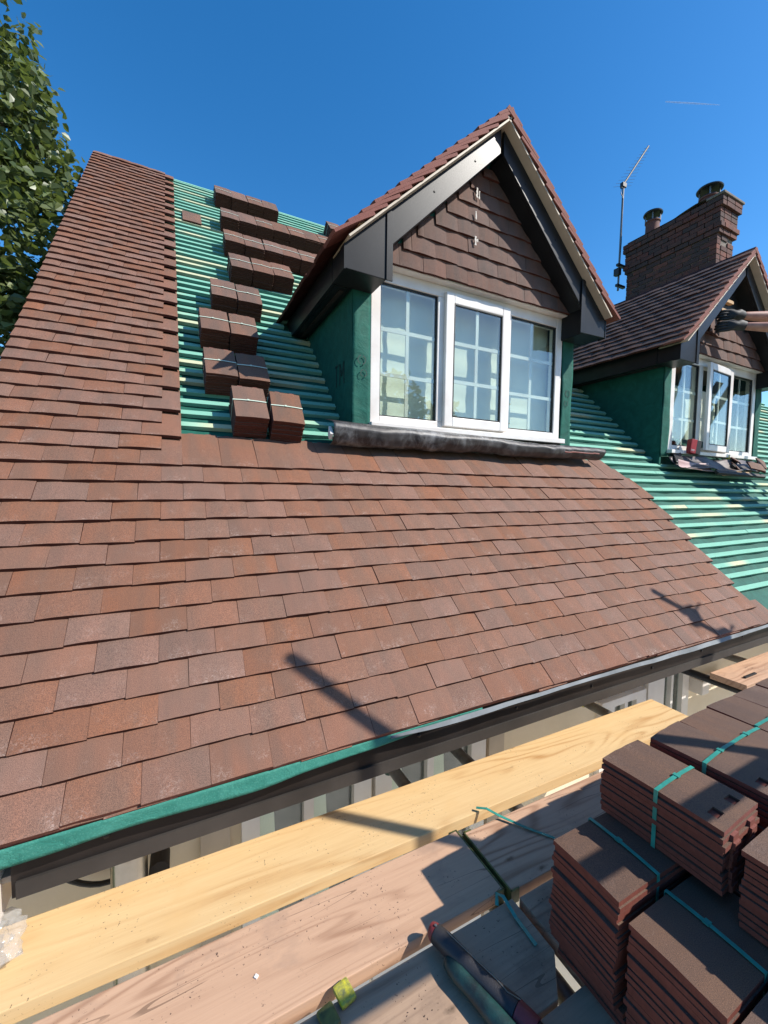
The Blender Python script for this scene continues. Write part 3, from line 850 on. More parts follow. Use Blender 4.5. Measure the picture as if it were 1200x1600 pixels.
    for s in (-1, 1):
        xa, xb = xc + s * .012, xc + s * .79
        bd = MB().prism([(xa, YB, zb(xa)), (xb, YB, zb(xb)), (xb, YB, zl(xb)), (xa, YB, zl(xa))], (0, .022, 0)).build('bargeboard', M_BLACK, house, bevel=.003)
        # boxed soffit behind it
        MB().prism([(xa, YB + .023, zl(xa) + .022), (xb, YB + .023, zl(xb) + .022), (xb, YB + .023, zl(xb) + .002), (xa, YB + .023, zl(xa) + .002)], (0, .115, 0)).build('barge_soffit', M_BLACK, house)
        xi, xo = xc + s * .80, xc + s * 1.045
        MB().prism([(xi, YB - .004, zb(xi) + .0), (xo, YB - .004, zb(xo)), (xo, YB - .004, 1.055), (xi, YB - .004, 1.050)], (0, .19, 0)).build('box_end', M_BLACK, house, bevel=.003)
        MB().box((min(xi - s * .035, xi + s * .004), YB - .012, 1.046), (max(xi - s * .035, xi + s * .004), YB - .0045, zb(xi) + .01)).build('joint_trim', M_BLACK, house, bevel=.002)
        MB().box((min(xo - s * .004, xo + s * .004), YB - .008, 1.05), (max(xo - s * .004, xo + s * .004), YB + .05, zb(xo))).build('corner_trim', M_BLACK, house)
        for q in (.25, .62):
            x_ = xa + (xb - xa) * q
            mbp = MB().sweep([(x_, YB - .004, zb(x_) - .075), (x_, YB + .003, zb(x_) - .075)], .006, 10)
            mbp.build('barge_pin', M_BLACK, bd)
        # eaves fascia and soffit running back to the main roof
        MB().box((min(xo, xo - s * .02), YB + .19, 1.055), (max(xo, xo - s * .02), 1.30, 1.20)).build('dormer_fascia', M_BLACK, house)
        MB().box((min(xo - s * .021, xc + s * .93), YB + .19, 1.052), (max(xo - s * .021, xc + s * .93), 1.20, 1.064)).build('dormer_soffit', M_BLACK, house)
        if s < 0:
            MB().box((xo + .06, .25, 1.047), (xo + .085, 1.1, 1.0515)).build('soffit_vent', M_DARKWOOD, house)
        # sloping roof skin
        ZR, XE = 2.240, 1.125
        SL = (2.240 - 1.192) / 1.125
        def sp(x_off, y, n): # point on the dormer slope
            c_, s2 = 1 / math.hypot(1, SL), SL / math.hypot(1, SL)
            return Vector((xc + s * (x_off + s2 * n), y, ZR - SL * x_off + c_ * n))
        MB().prism([sp(0.0, YB + .20, -.09), sp(XE - .05, YB + .20, -.09), sp(XE - .05, YB + .20, -.0665), sp(0.0, YB + .20, -.0665)], (0, 2.35, 0)).build('dormer_deck', M_DARKWOOD, house)
        uc = MB().prism([sp(0.0, YB - .058, -.064), sp(XE - .045, YB - .058, -.064), sp(XE - .045, YB - .058, -.054), sp(0.0, YB - .058, -.054)], (0, .24, 0)).build('undercloak', M_CREAM, house)
        # batten ends and tiles
        sl = math.hypot(1, SL); nrow_ = 15
        ds = Vector((s * 1 / sl, 0, -SL / sl)); nn = Vector((s * SL / sl, 0, 1 / sl))
        rest = TileBag()
        total = XE * sl
        for k in range(nrow_):
            d_ = total - k * .1005        # distance of tile tail below the ridge line
            if d_ < .12: break
            tail = sp(0, 0, 0) + ds * d_
            ztail = tail.z
            yend = max(.3, (ztail + .08) / 1.011)
            off = 0 if k % 2 == 0 else PITCH / 2
            y = YB - .068
            first = True
            tilt = .155
            up_ = -ds
            ey_ = up_ * math.cos(tilt) - nn * math.sin(tilt); ez_ = nn * math.cos(tilt) + up_ * math.sin(tilt)
            ex_ = ey_.cross(ez_)
            L = min(TL, d_ + .005)
            while y < yend:
                w = (PITCH if not (first and off) else PITCH / 2)
                w = min(w, yend + .1 - y)
                y0 = y if ex_.y > 0 else y + w
                org = Vector((tail.x, y0, tail.z)) + nn * rg.gauss(.005, .0015)
                M = frame(org, ex_, ey_, ez_)
                wq = TW if w == PITCH else round(w - .002, 3)
                indiv = (second and s < 0) or first
                if indiv: place('dormer_tile', tile_mesh(M_TILE_V if first else M_TILE_DK, wq, round(L, 3), False, False, rg.randint(0, 3)), M, uc if False else house_dt(xc, s))
                else: rest.add(M, wq, L, seed=rg.randint(0, 99), nx=2, ny=1)
                y += w; first = False
            # batten end on the undercloak
            db = d_ - .19
            if db > .05:
                pb = sp(0, 0, 0) + ds * db
                Mb = frame(pb - nn * .0535, ds, Vector((0, 1, 0)), nn)
                MB().box((-.019, YB - .03, 0), (.019, YB + .5, .020), Mb).build('verge_batten', M_OFFCUT, house_dt(xc, s))
        if len(rest.mb.v): rest.build('dormer_tile', M_TILE_DK if second else M_TILE, house_dt(xc, s), kind='stuff')
    # ridge line strip
    MB().prism([(xc - .03, YB - .056, 2.200), (xc, YB - .056, 2.228), (xc + .03, YB - .056, 2.200), (xc, YB - .056, 2.183)], (0, 2.3, 0)).build('ridge_strip', M_CREAM if not second else M_TILE_D, house)

_dt = {}
def house_dt(xc, s):
    key = (round(xc, 2), s)
    if key not in _dt:
        _dt[key] = MB().prism([(xc + s * .1, .5, 2.10), (xc + s * 1.0, .5, 1.25), (xc + s * 1.0, .5, 1.24), (xc + s * .1, .5, 2.09)], (0, .1, 0)).build('dormer_roof', M_DARKWOOD, house)
    return _dt[key]
dormer(XC[0]); dormer(XC[1], True)

# lead apron, loosely rolled under the left window
def lead(a, b_):
    x = .735 + a * 2.24
    wob = .016 * noise.noise(Vector((x * 3.0, 4, 0))) + .010 * noise.noise(Vector((x * 9, b_ * 2.2, 1))) + .005 * noise.noise(Vector((x * 23, b_ * 5, 7)))
    prof = [(.205, .300), (.155, .290), (.095, .276), (.062, .262), (.050, .238), (.060, .195), (.085, .160), (.120, .148), (.150, .155)]
    t = b_ * (len(prof) - 1); i = min(int(t), len(prof) - 2); f_ = t - i
    y = prof[i][0] * (1 - f_) + prof[i + 1][0] * f_; z = prof[i][1] * (1 - f_) + prof[i + 1][1] * f_
    k = 1 - .30 * min(1, a / .8)
    m_ = min(1, b_ * 3)
    z = .148 + (z - .148) * k
    return Vector((x + .05 * (.7 - b_) * max(0, a - .93) / .07, y + wob * .8 * m_, z + wob * .75 * m_ + .004 * math.sin(x * 5)))
ld = MB().grid(lead, 170, 26).build('lead_apron', M_LEAD, house); autosmooth(ld, 80)
md = ld.modifiers.new('thick', 'SOLIDIFY'); md.thickness = .0025
ed = MB().sweep([lead(.80 + .17 * t, .58) + Vector((0, -.003, 0)) for t in [i / 14 for i in range(15)]], [(.003, .0055)] * 15, 6)
ed.build('red_edge', M_LEADRED, ld)
M_FLASHW = simple('white_lead_end', (0.6, 0.58, 0.55), 0.5)
MB().prism([(.715, .06, .20), (.715, .09, .245), (.715, .105, .20), (.715, .085, .17)], (.02, 0, 0)).build('lead_fold', M_FLASHW, ld, bevel=.004)

# ------------------------------------------------------------------ chimney
CX, CY, CW, CLn, CTOP = 7.36, 1.44, .46, 1.42, 4.36
core = MB().box((CX + .012, CY + .012, 1.0), (CX + CW - .012, CY + CLn - .012, CTOP - .02)).build('chimney_stack', M_MORTAR, house)
bme = MB().box((-.1075, -.051, -.0325), (.1075, .051, .0325)).mesh('brick', M_BRICK, bevel=.003)
bmh = MB().box((-.051, -.051, -.0325), (.051, .051, .0325)).mesh('brick', M_BRICK, bevel=.003)
rc = random.Random(9)
ncourse = 33
NB = 0
for k in range(ncourse):
    z = CTOP - .04 - k * .075
    if z < 1.9: break
    # corbelled head
    outw = {0: .065, 1: .065, 2: .03, 3: .03, 4: .03, 5: .055, 6: .03}.get(k, 0.0)
    x0, x1, y0, y1 = CX - outw * .6, CX + CW + outw, CY - outw, CY + CLn + outw
    n = int(round((y1 - y0) / .225)); step = (y1 - y0) / n
    off = 0 if k % 2 == 0 else step / 2
    for j in range(n + (1 if off else 0)):
        ya, yb = max(y0, y0 + j * step - off), min(y1, y0 + (j + 1) * step - off)
        if yb - ya < .05: continue
        half = (yb - ya) < step * .8
        o = place('brick', bmh if half else bme, Matrix.Translation((x0 + .05 + rc.gauss(0, .002), (ya + yb) / 2, z + rc.gauss(0, .001))) @ Matrix.Rotation(rad(90) + rc.gauss(0, .01), 4, 'Z'), core)
        if not half: o.scale = ((yb - ya - .010) / .215, 1, 1)
        NB += 1
    n = max(2, int(round((x1 - x0 - .1) / .2)))
    st = (x1 - x0 - .105) / n
    for j in range(n):
        xa = x0 + .105 + j * st
        hd = (k + j) % 2 == 0
        o = place('brick', bme, Matrix.Translation((xa + st / 2, y0 + .051 + rc.gauss(0, .002) + (.035 if k in (7, 8) and hd else 0), z)), core)
        o.scale = ((st - .010) / .215, 1, 1); NB += 1
MB().box((CX - .06, CY - .085, CTOP - .003), (CX + CW + .085, CY + .16, CTOP + .03)).build('capping_slab', M_MORTAR, core, bevel=.006)
def flaunch(a, b_):
    y = CY - .0 + a * CLn; x = CX - .02 + b_ * (CW + .04)
    h = .03 + .10 * max(0, 1 - abs(a - .22) / .22) ** .7 * (1 - abs(b_ - .5))
    return Vector((x, y, CTOP - .01 + h))
autosmooth(MB().grid(flaunch, 30, 6).build('mortar_flaunching', M_MORTAR, core), 60)
for (cy_, h_, rr_) in ((CY + .25, .12, .135), (CY + 1.12, .24, .115)):
    pot = MB().lathe([(rr_ * 1.05, 0), (rr_ * 1.05, .03), (rr_ * .96, .05), (rr_ * .93, h_ - .03), (rr_ * 1.05, h_ - .02), (rr_ * 1.05, h_), (rr_ * .7, h_)], (CX + CW / 2 - .02, cy_, CTOP + .06), 24).build('chimney_pot', M_TERRA, core); autosmooth(pot, 35)
    c0 = Vector((CX + CW / 2 - .02, cy_, CTOP + .06 + h_))
    cw = MB().lathe([(rr_ * .8, 0), (rr_ * .8, .03), (rr_ * .02, .03)], c0, 20)
    cw.lathe([(rr_ * 1.28, .115), (rr_ * 1.32, .13), (rr_ * 1.22, .15), (rr_ * .6, .175), (rr_ * .02, .18)], c0, 28)
    cow = cw.build('chimney_cowl', M_COWL, core); autosmooth(cow, 40)
    for q in range(4):
        a = q * math.pi / 2 + .5
        MB().box((c0.x + rr_ * .95 * math.cos(a) - .008, c0.y + rr_ * .95 * math.sin(a) - .008, c0.z - .01), (c0.x + rr_ * .95 * math.cos(a) + .008, c0.y + rr_ * .95 * math.sin(a) + .008, c0.z + .116)).build('cowl_leg', M_ALU, core)

# TV aerial clamped to the far end of the stack
ae = empty('tv_aerial', (7.25, 2.92, 3.6), 'tall television aerial on a thin mast clamped to the brick chimney', 'aerial')
AX, AY = 7.245, 2.92
autosmooth(MB().sweep([(AX - .02, AY, 3.55), (AX, AY, 5.44)], .017, 10).build('mast', M_ALU, ae))
b0, b1 = Vector((AX - .06, AY, 5.33)), Vector((AX + .67, AY, 6.31))
autosmooth(MB().sweep([b0, b1], .017, 8).build('boom', M_DGRIP, ae))
el_dir = Vector((.83, -.35, .12)).normalized()
for i in range(13):
    c_ = b0 + (b1 - b0) * (.04 + i * .076); hl = .17 - .009 * i
    MB().sweep([c_ - el_dir * hl, c_ + el_dir * hl], .0020, 5).build('element', M_ALU, ae)
MB().box((AX - .05, AY - .03, 5.36), (AX + .05, AY + .03, 5.43)).build('boom_clamp', M_RUBBER, ae)
for z in (3.62, 3.98): MB().box((AX - .07, AY - .025, z), (AX + .15, AY + .025, z + .04)).build('wall_bracket', M_RUBBER, ae)
MB().box((AX - .11, AY - .06, 3.80), (AX - .03, AY + .04, 3.92)).build('amplifier_box', M_RUBBER, ae, bevel=.008)
autosmooth(MB().sweep([(AX - .05, AY, 5.36), (AX - .06, AY, 5.24), (AX - .02, AY - .02, 5.15), (AX - .015, AY - .022, 4.4), (AX - .05, AY - .03, 3.85)], .006, 6).build('aerial_cable', M_RUBBER, ae))

# ------------------------------------------------------------------ scaffold
sc = empty('scaffold', (2.05, -2.14, GZ), 'tubular steel scaffold carrying the boards beneath the eaves', 'scaffold')
BZ = -1.22
def tube(a, b_, m=M_TUBE, r_=.0242, name='tube'):
    return autosmooth(MB().sweep([a, b_], r_, 14).build(name, m, sc))
for (x_, zt) in ((2.11, 1.46), (4.26, 1.48), (6.4, 1.5)):
    tube((x_, -2.195, GZ), (x_, -2.195, zt), name='standard')
tube((.6, -2.146, -.02), (8.5, -2.146, -.02), name='guard_rail')
tube((-3.5, -2.146, BZ - .115), (8.5, -2.146, BZ - .115), name='ledger')
for (x_, m_) in ((.78, M_TUBE), (1.10, M_TUBE), (2.02, M_TUBE), (-1.2, M_TUBE), (3.0, M_TUBEDK), (3.55, M_TUBE), (4.25, M_TUBE)):
    tube((x_, -2.3, BZ - .066), (x_, -.545, BZ - .066), m_, name='transom')
for (x_, z_) in ((4.26, 1.14), (4.26, .86), (2.11, BZ - .115), (4.26, -.02)):
    cp = MB().box((x_ - .035, -2.235, z_ - .035), (x_ + .04, -2.125, z_ + .035)).sweep([(x_ + .03, -2.15, z_), (x_ + .13, -2.12, z_ + .02)], .009, 6).sweep([(x_ - .03, -2.16, z_ + .02), (x_ - .13, -2.12, z_ - .05)], .009, 6)
    cp.build('coupler', M_TUBE, sc)
autosmooth(MB().sweep([(.775, -.566, BZ - .066), (.775, -.53, BZ - .066)], .034, 14).build('tube_cap', M_CAPGRN, sc))
autosmooth(MB().sweep([(2.02, -.566, BZ - .066), (2.02, -.53, BZ - .066)], .030, 14).build('tube_cap', M_YMETAL, sc))

def board(x0, x1, y0, y1, label, m, z=BZ, th=.038, skew=0.0, cut=None, grp='scaffold boards', bands=(), dz=0.0):
    mid = Vector(((x0 + x1) / 2, (y0 + y1) / 2, z - th / 2))
    mb = MB()
    if cut: poly = [(x0, y0), (x1 - cut, y0), (x1, y0 + cut), (x1, y1), (x0, y1)]
    else: poly = [(x0, y0), (x1, y0), (x1, y1), (x0, y1)]
    mb.prism([(p[0] - mid.x, p[1] - mid.y, -th / 2) for p in poly], (0, 0, th))
    root = mb.build('scaffold_board', m, None, bevel=.0025)
    root.location = mid; root.rotation_euler = (0, dz, skew)
    tag(root, label, 'scaffold board', grp)
    for e in bands:
        bx = (x1 if e > 0 else x0) - mid.x
        h = th / 2 + .0016; yy0, yy1 = y0 - mid.y - .0016, y1 - mid.y + .0016
        bb = MB()
        a, b_ = (bx - .03, bx + .0016) if e > 0 else (bx - .0016, bx + .03)
        ylo = yy0 + (cut or 0)
        bb.box((a + (.027 if e > 0 else 0), ylo, -h), (b_ if e > 0 else a + .0045, yy1, h))
        bb.box((a, ylo - .0005, -h), (b_ - .0015, ylo + .004, h)); bb.box((a, yy1 - .0025, -h), (b_ - .0015, yy1 + .0015, h))
        o = bb.build('end_band', M_GMETAL, root); o.matrix_parent_inverse = Matrix.Identity(4)
    return root
board(-2.4, 2.27, -.966, -.745, 'fresh yellow pine board nearest the wall under the eaves', M_YELLOW, th=.040, skew=rad(-1.15) * .75)
board(-2.0, .787, -1.232, -1.012, 'pinkish weathered board beside the yellow one, ending with a metal band', M_PINK, bands=(1,))
board(.803, 4.1, -1.262, -1.045, 'shaded board continuing the pink one beneath the tile bundles', M_PINK, skew=rad(-.5), bands=(-1,))
board(-2.0, .79, -1.476, -1.262, 'grey board with one corner cut off, lying under the hand tools', M_GREY, cut=.07, z=BZ)
board(-2.0, .80, -1.70, -1.485, 'outer grey board at the bottom edge of the view', M_GREY, z=BZ)
board(.81, 4.1, -1.49, -1.275, 'dark board hidden beneath the near tile bundles', M_GREY, z=BZ, skew=rad(-.2))
board(.81, 4.1, -1.72, -1.505, 'outer dark board beneath the near tile bundles', M_GREY, z=BZ, skew=rad(-.2))
board(.81, 4.1, -1.95, -1.735, 'outermost board on the open side beneath the tile bundles', M_GREY, z=BZ)
board(2.92, 6.0, -.945, -.76, 'far pinkish board with a dark slot beyond the tile bundles', M_PINK, z=BZ + .01)
MB().box((3.02, -.90, BZ + .0115), (3.16, -.885, BZ + .020), None).build('slot_strip', M_RUBBER, None, bevel=.002, label='short dark strip standing for the slot in the far board', cat='strip')  # dark strip painting the shaded slot; the board itself is not cut
# painted steel clips gripping the third board
for (x_, y_, m_, l_) in ((.292, -1.262, M_YMETAL, 'speckled yellow steel clip on edge of the grey board'), (.246, -1.288, M_GMETAL, 'dull green steel clip beside the yellow one')):
    MB().box((x_ - .019, y_ - .022, BZ + .001), (x_ + .019, y_ + .024, BZ + .014), Matrix.Translation((x_, y_, 0)) @ Matrix.Rotation(rad(10), 4, 'Z') @ Matrix.Translation((-x_, -y_, 0))).build('board_clip', m_, None, bevel=.006, label=l_, cat='clip')

# ------------------------------------------------------------------ tile bundles
TT = .0108
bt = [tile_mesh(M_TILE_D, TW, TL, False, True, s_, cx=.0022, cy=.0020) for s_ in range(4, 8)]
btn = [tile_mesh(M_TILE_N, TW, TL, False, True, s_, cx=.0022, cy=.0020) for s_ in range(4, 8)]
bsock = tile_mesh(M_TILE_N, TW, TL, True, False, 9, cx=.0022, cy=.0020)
rbn = random.Random(21)
def strap_mesh(mat, h, w=.0105, at=.132, wd=TW):
    mb = MB(); e = .0016
    z1 = .0062
    pts = [(-e, 0), (-e, h), (wd * .25, h + .0024), (wd * .5, h + .0032), (wd * .75, h + .0024), (wd + e, h), (wd + e, 0)]
    vs = []
    for (x, z) in pts:
        for (dy, dn) in ((-w / 2, 0), (w / 2, 0), (w / 2, .0012), (-w / 2, .0012)):
            ox = -dn if x < 0 else (dn if x > wd else 0); oz = dn if 0 <= x <= wd or z == h else 0
            vs.append((x + ox, at + dy, z + oz))
    fs = []
    for i in range(len(pts) - 1):
        for q in range(4): fs.append((4 * i + q, 4 * i + (q + 1) % 4, 4 * i + 4 + (q + 1) % 4, 4 * i + 4 + q))
    mb.add(vs, fs)
    mb.box((wd * .42, at - w * .8, h + .0035), (wd * .42 + .011, at + w * .8, h + .0062))
    return mb.mesh('strap', mat)
_straps = {}
def bundle(M, n, label, group, sock=False, strapmat=M_STRAPW, step=.0137, jit=.0012, strap=True, sw=.0075):
    root = bpy.data.objects.new('tile_bundle', None); root.empty_display_size = .1
    COL.objects.link(root); root.matrix_basis = M
    tag(root, label, 'tile bundle', group)
    for k in range(n):
        me = bsock if (sock and k == n - 1) else (btn if group == PG else bt)[rbn.randint(0, 3)]
        o = bpy.data.objects.new('tile', me); COL.objects.link(o); o.parent = root
        o.matrix_basis = Matrix.Translation((rbn.gauss(0, jit), rbn.gauss(0, jit), (k + 1) * step - .001 + rbn.gauss(0, .00015))) @ Matrix.Rotation(rbn.gauss(0, .004), 4, 'Z')
    if strap:
        key = (strapmat.name, n, round(step, 4), sw)
        if key not in _straps: _straps[key] = strap_mesh(strapmat, n * step + .0015, w=sw)
        o = bpy.data.objects.new('strap', _straps[key]); COL.objects.link(o); o.parent = root
    return root

PG = 'strapped tile bundles piled on the scaffold boards'
RG = 'strapped tile bundles loaded out on the battens'
ordn = ['first', 'second', 'third', 'fourth', 'fifth', 'sixth', 'seventh', 'eighth']
rows = [  # back v, x of left edges, tiles, tilt of head end
    (4.48, [.402, .571, .741, .911], 'top row below the ridge'),
    (3.72, [.404, .575, .745, .915, 1.086, 1.256, 1.426], 'second row down'),
    (3.08, [.391, .562, .732, .903, 1.073, 1.243], 'third row down'),
    (2.51, [.393, .565, .737], 'fourth row down'),
    (1.90, [.216, .388], 'fifth row down'),
    (1.390, [.122, .294], 'sixth row down'),
    (.900, [.125, .297], 'seventh row down'),
]
for ri, (v1, xs_, nm) in enumerate(rows):
    for i, x in enumerate(xs_):
        sk = rbn.gauss(0, .02)
        dv = .012 * i if ri in (1, 3) else rbn.gauss(0, .006)
        ex = (EX + EV * sk).normalized(); ey = (EV - EX * sk).normalized()
        pos = 'left' if len(xs_) == 2 and i == 0 else ('right' if len(xs_) == 2 else ordn[i] + ' from left')
        lb = f'brown tile bundle, {pos} of the pair in the {nm}' if len(xs_) == 2 else f'brown tile bundle, {pos} in the {nm}'
        bundle(frame(rp(x, v1 - TL + dv, -.042), ex, ey, EN), 10 if ri != 5 else 10, lb, RG, strap=ri > 1 or i % 2 == 0)
for (x, v1, lb) in ((1.70, 4.47, 'brown tile bundle just showing behind the left dormer roof'),):
    bundle(frame(rp(x, v1 - TL, -.042), EX, EV, EN), 10, lb, RG)
for (x, v1, sk, lb) in ((.243, .545, .0, 'lowest brown tile bundle on the battens, left of two, light strap'), (.428, .53, -.06, 'lowest brown tile bundle on the battens, right of two, turned slightly')):
    ex = (EX + EV * sk).normalized(); ey = (EV - EX * sk).normalized()
    bundle(frame(rp(x, v1 - TL, -.042), ex, ey, EN), 10, lb, RG)
lone = place('loose_tile', bt[1], frame(rp(.067, 3.455, -.026), EX, EV, EN))
tag(lone, 'single brown tile lying flat on the upper battens', 'tile')

# big pile in front
PG = 'strapped tile bundles piled on the scaffold boards'
def near_bundle(x, y, ztop, n, label, length_axis, rot=0.0, sock=False, step=.0139, strap=True):
    z0 = ztop - n * step
    if length_axis == 'Y':   # tile head toward the camera side
        M = Matrix.Translation((x + TW, y, z0)) @ Matrix.Rotation(math.pi + rot, 4, 'Z')
    else:                    # tile length along X, tail at the left
        M = Matrix.Translation((x, y, z0)) @ Matrix.Rotation(-math.pi / 2 + rot, 4, 'Z')
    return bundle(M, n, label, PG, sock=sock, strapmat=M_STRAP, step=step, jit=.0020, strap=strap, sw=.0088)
ys = -1.384
for i, (x, lb) in enumerate(((.963, 'dark tile bundle with nib holes at the front left corner of upper pile'), (1.170, 'tile bundle second along the upper pile, splayed from its neighbour'), (1.338, 'tile bundle third along the upper pile'), (1.518, 'tile bundle fourth along the upper pile'), (1.690, 'tile bundle fifth along the upper pile'), (1.862, 'tile bundle sixth along the upper pile'), (2.034, 'tile bundle at far end of the upper pile'))):
    near_bundle(x, ys + .004 * i, -.785 + .002 * (i % 2), 10, lb, 'Y', rot=rad([2.5, 4, 1, -1, .5, 0, 1][i]), sock=i < 2)
near_bundle(.777, -1.401, -.926, 18, 'tall tile bundle with a sunlit corner at the left front of the pile', 'X', rot=rad(-.6))
near_bundle(.777, -1.588, -.950, 16, 'tile bundle beside the tall one, its left strip sunlit', 'X', rot=rad(.4))
near_bundle(.777, -1.768, -.952, 16, 'tile bundle cut by the bottom edge of the view', 'X')
near_bundle(.795, -1.41, -1.178, 3, 'low slab of tiles under the tall front bundle', 'X', strap=False)
near_bundle(.795, -1.59, -1.175, 3, 'low slab of tiles under the second front bundle', 'X', strap=False)
near_bundle(.795, -1.775, -1.176, 3, 'low slab of tiles under the cut off front bundle', 'X', strap=False)
for i in range(3):
    for j, y in enumerate((-1.401, -1.588, -1.768)):
        near_bundle(1.052 + .274 * i, y, -.9275 - .023 * (j > 0), 21, f'lower tile bundle hidden beneath the upper pile, {ordn[i]} column, {ordn[j]} rank', 'X', strap=False)
for i in range(4):
    near_bundle(.960 + .173 * i, -1.689, -.785, 11, f'tile bundle {ordn[i]} along the near row at the right edge', 'Y', rot=rad([1.5, 0, 1, 0][i]), step=.0146)

# loose straps
def loose(pts, label):
    pts = [Vector(p) for p in pts]
    mb = MB(); vs = []
    for i, p in enumerate(pts):
        t = (pts[min(i + 1, len(pts) - 1)] - pts[max(i - 1, 0)]).normalized(); w = t.cross(Vector((0, 0, 1))).normalized() * .005
        vs += [p - w, p + w, p + w + Vector((0, 0, .0012)), p - w + Vector((0, 0, .0012))]
    fs = []
    for i in range(len(pts) - 1):
        for q in range(4): fs.append((4 * i + q, 4 * i + (q + 1) % 4, 4 * i + 4 + (q + 1) % 4, 4 * i + 4 + q))
    mb.add(vs, fs + [(3, 2, 1, 0), tuple(len(vs) - 4 + q for q in range(4))]).build('loose_strap', M_STRAP, None, label=label, cat='strap', group='cut teal straps lying on the boards')
loose([(.900, -.975, BZ + .012), (.925, -1.0, BZ + .018), (.95, -1.04, BZ + .012), (1.0, -1.11, BZ + .006), (1.055, -1.18, BZ + .004)], 'cut teal strap crossing the shaded board behind the pile')
loose([(.735, -1.262, BZ + .004), (.745, -1.25, BZ + .022), (.757, -1.262, BZ + .020), (.757, -1.31, BZ + .006), (.756, -1.38, BZ + .004)], 'short bent teal strap at the end of the grey board')

# hand tools on the third board
def tool(name, label, secs, parts):
    root = empty(name, secs[0][0], label, 'hand tool')
    for (nm, m, sl, bevel) in parts:
        ss = secs[sl[0]:sl[1]]
        o = MB().sweep([s_[0] for s_ in ss], [s_[1] for s_ in ss], 14).build(nm, m, root); autosmooth(o, 50)
    return root
a, b_ = Vector((.528, -1.262, BZ + .035)), Vector((.640, -1.560, BZ + .027))
def L_(t, dz=0, dx=0): return a + (b_ - a) * t + Vector((dx, 0, dz))
secs = [(L_(-.03, -.002), (.006, .008)), (L_(-.015), (.017, .017)), (L_(0.0), (.020, .019)), (L_(.02), (.021, .020)),
        (L_(.025), (.021, .021)), (L_(.12), (.023, .021)), (L_(.3), (.020, .017)), (L_(.55, -.004), (.021, .017)), (L_(.68, -.004), (.025, .018)),
        (L_(.685, -.004), (.024, .018)), (L_(.82, -.004), (.023, .017)), (L_(.825, -.004), (.018, .014)), (L_(1.0, -.004), (.016, .013))]
t1 = tool('hand_tool', 'dark grey hand tool grip with red end cap on the grey board', secs, [('red_cap', M_RGRIP, (0, 4), 0), ('grip', M_DGRIP, (4, 9), 0), ('red_band', M_RGRIP, (9, 11), 0), ('shaft', M_RUBBER, (11, 13), 0)])
sp_ = MB().sweep([L_(.02, .0215), L_(.02, .0225)], .0035, 10).build('rivet', M_ALU, t1)
ln = MB()
ln.sweep([L_(.10, .0215, .008), L_(.30, .0175, .009), L_(.50, .014, .010), L_(.60, .013, .006), L_(.68, .0150, .012)], .0012, 5)
ln.build('grip_seam', M_TUBE, t1)
a, b_ = Vector((.527, -1.322, BZ + .024)), Vector((.585, -1.560, BZ + .022))
secs = [(L_(-.02), (.005, .006)), (L_(0), (.014, .014)), (L_(.05), (.017, .016)), (L_(.15), (.021, .018)), (L_(.3), (.019, .017)), (L_(.5), (.021, .018)), (L_(.7), (.023, .019)), (L_(.75), (.020, .017)), (L_(1.05), (.021, .017))]
t2 = tool('hand_tool', 'teal and black rubber grip of a second hand tool beside the grey one', secs, [('grip', M_TGRIP, (0, 8), 0), ('handle_end', M_DGRIP, (7, 9), 0)])
# crumpled clear bag at the left end of the yellow board
mb = MB()
def bagp(a, b_):
    th, ph = a * 2 * math.pi, b_ * math.pi
    d_ = Vector((math.sin(ph) * math.cos(th), math.sin(ph) * math.sin(th), math.cos(ph)))
    k = 1 + .35 * noise.noise(d_ * 2.3) + .18 * noise.noise(d_ * 6)
    return Vector((-.475 + d_.x * .10 * k, -.862 + d_.y * .075 * k, BZ + .062 + d_.z * .058 * k))
mb.grid(bagp, 36, 20)
autosmooth(mb.build('plastic_bag', M_BAG, None, label='crumpled clear plastic bag on the left end of the yellow board', cat='plastic bag'), 60)
# small litter on pink board
MB().box((.119, -1.143, BZ), (.127, -1.135, BZ + .003), Matrix.Translation((.12, -1.14, 0)) @ Matrix.Rotation(.7, 4, 'Z') @ Matrix.Translation((-.12, 1.14, 0))).build('paper_scrap', M_WHITE, None, label='tiny white scrap lying on the pink board', cat='scrap')

# ------------------------------------------------------------------ things by the right dormer
xr = XC[1]
rbx = empty('drinks_carton', (xr - .55, .13, .285), 'small red and black carton standing on the right dormer sill', 'carton')
Mt = Matrix.Translation((xr - .55, .135, .272)) @ Matrix.Rotation(rad(12), 4, 'Y') @ Matrix.Rotation(rad(-20), 4, 'Z')
MB().box((-.045, -.025, 0), (.015, .025, .135), Mt).build('carton_body', M_REDBOX, rbx, bevel=.002)
MB().box((.0155, -.024, .002), (.065, .024, .133), Mt).build('carton_side', M_RUBBER, rbx, bevel=.002)
MB().box((-.038, -.0262, .030), (.004, -.0252, .034), Mt).box((-.038, -.0262, .020), (-.005, -.0252, .023), Mt).build('carton_print', M_WHITE, rbx)
rr = random.Random(4)
def sheet(x0, x1, yb, zb_, w, amp, m, name, label, cat, roll=0.0, seed=0.0):
    def fn(a, b_):
        x = x0 + (x1 - x0) * a
        q = (b_ - .5) * w
        p_ = rp(x, yb + q, zb_ + amp * noise.noise(Vector((x * 4 + seed, q * 9, seed))) + amp * .6 * math.sin(x * 7 + seed) + roll * (b_ - .5) ** 2 * 4)
        return p_
    o = MB().grid(fn, 40, 8).build(name, m, None, label=label, cat=cat); autosmooth(o, 80)
    o.modifiers.new('thick', 'SOLIDIFY').thickness = .003
    return o
M_LEAD2 = simple('dark_lead_scrap', (0.035, 0.028, 0.027), 0.5, metal=0.2, col2=(0.10, 0.07, 0.065), scale=8)
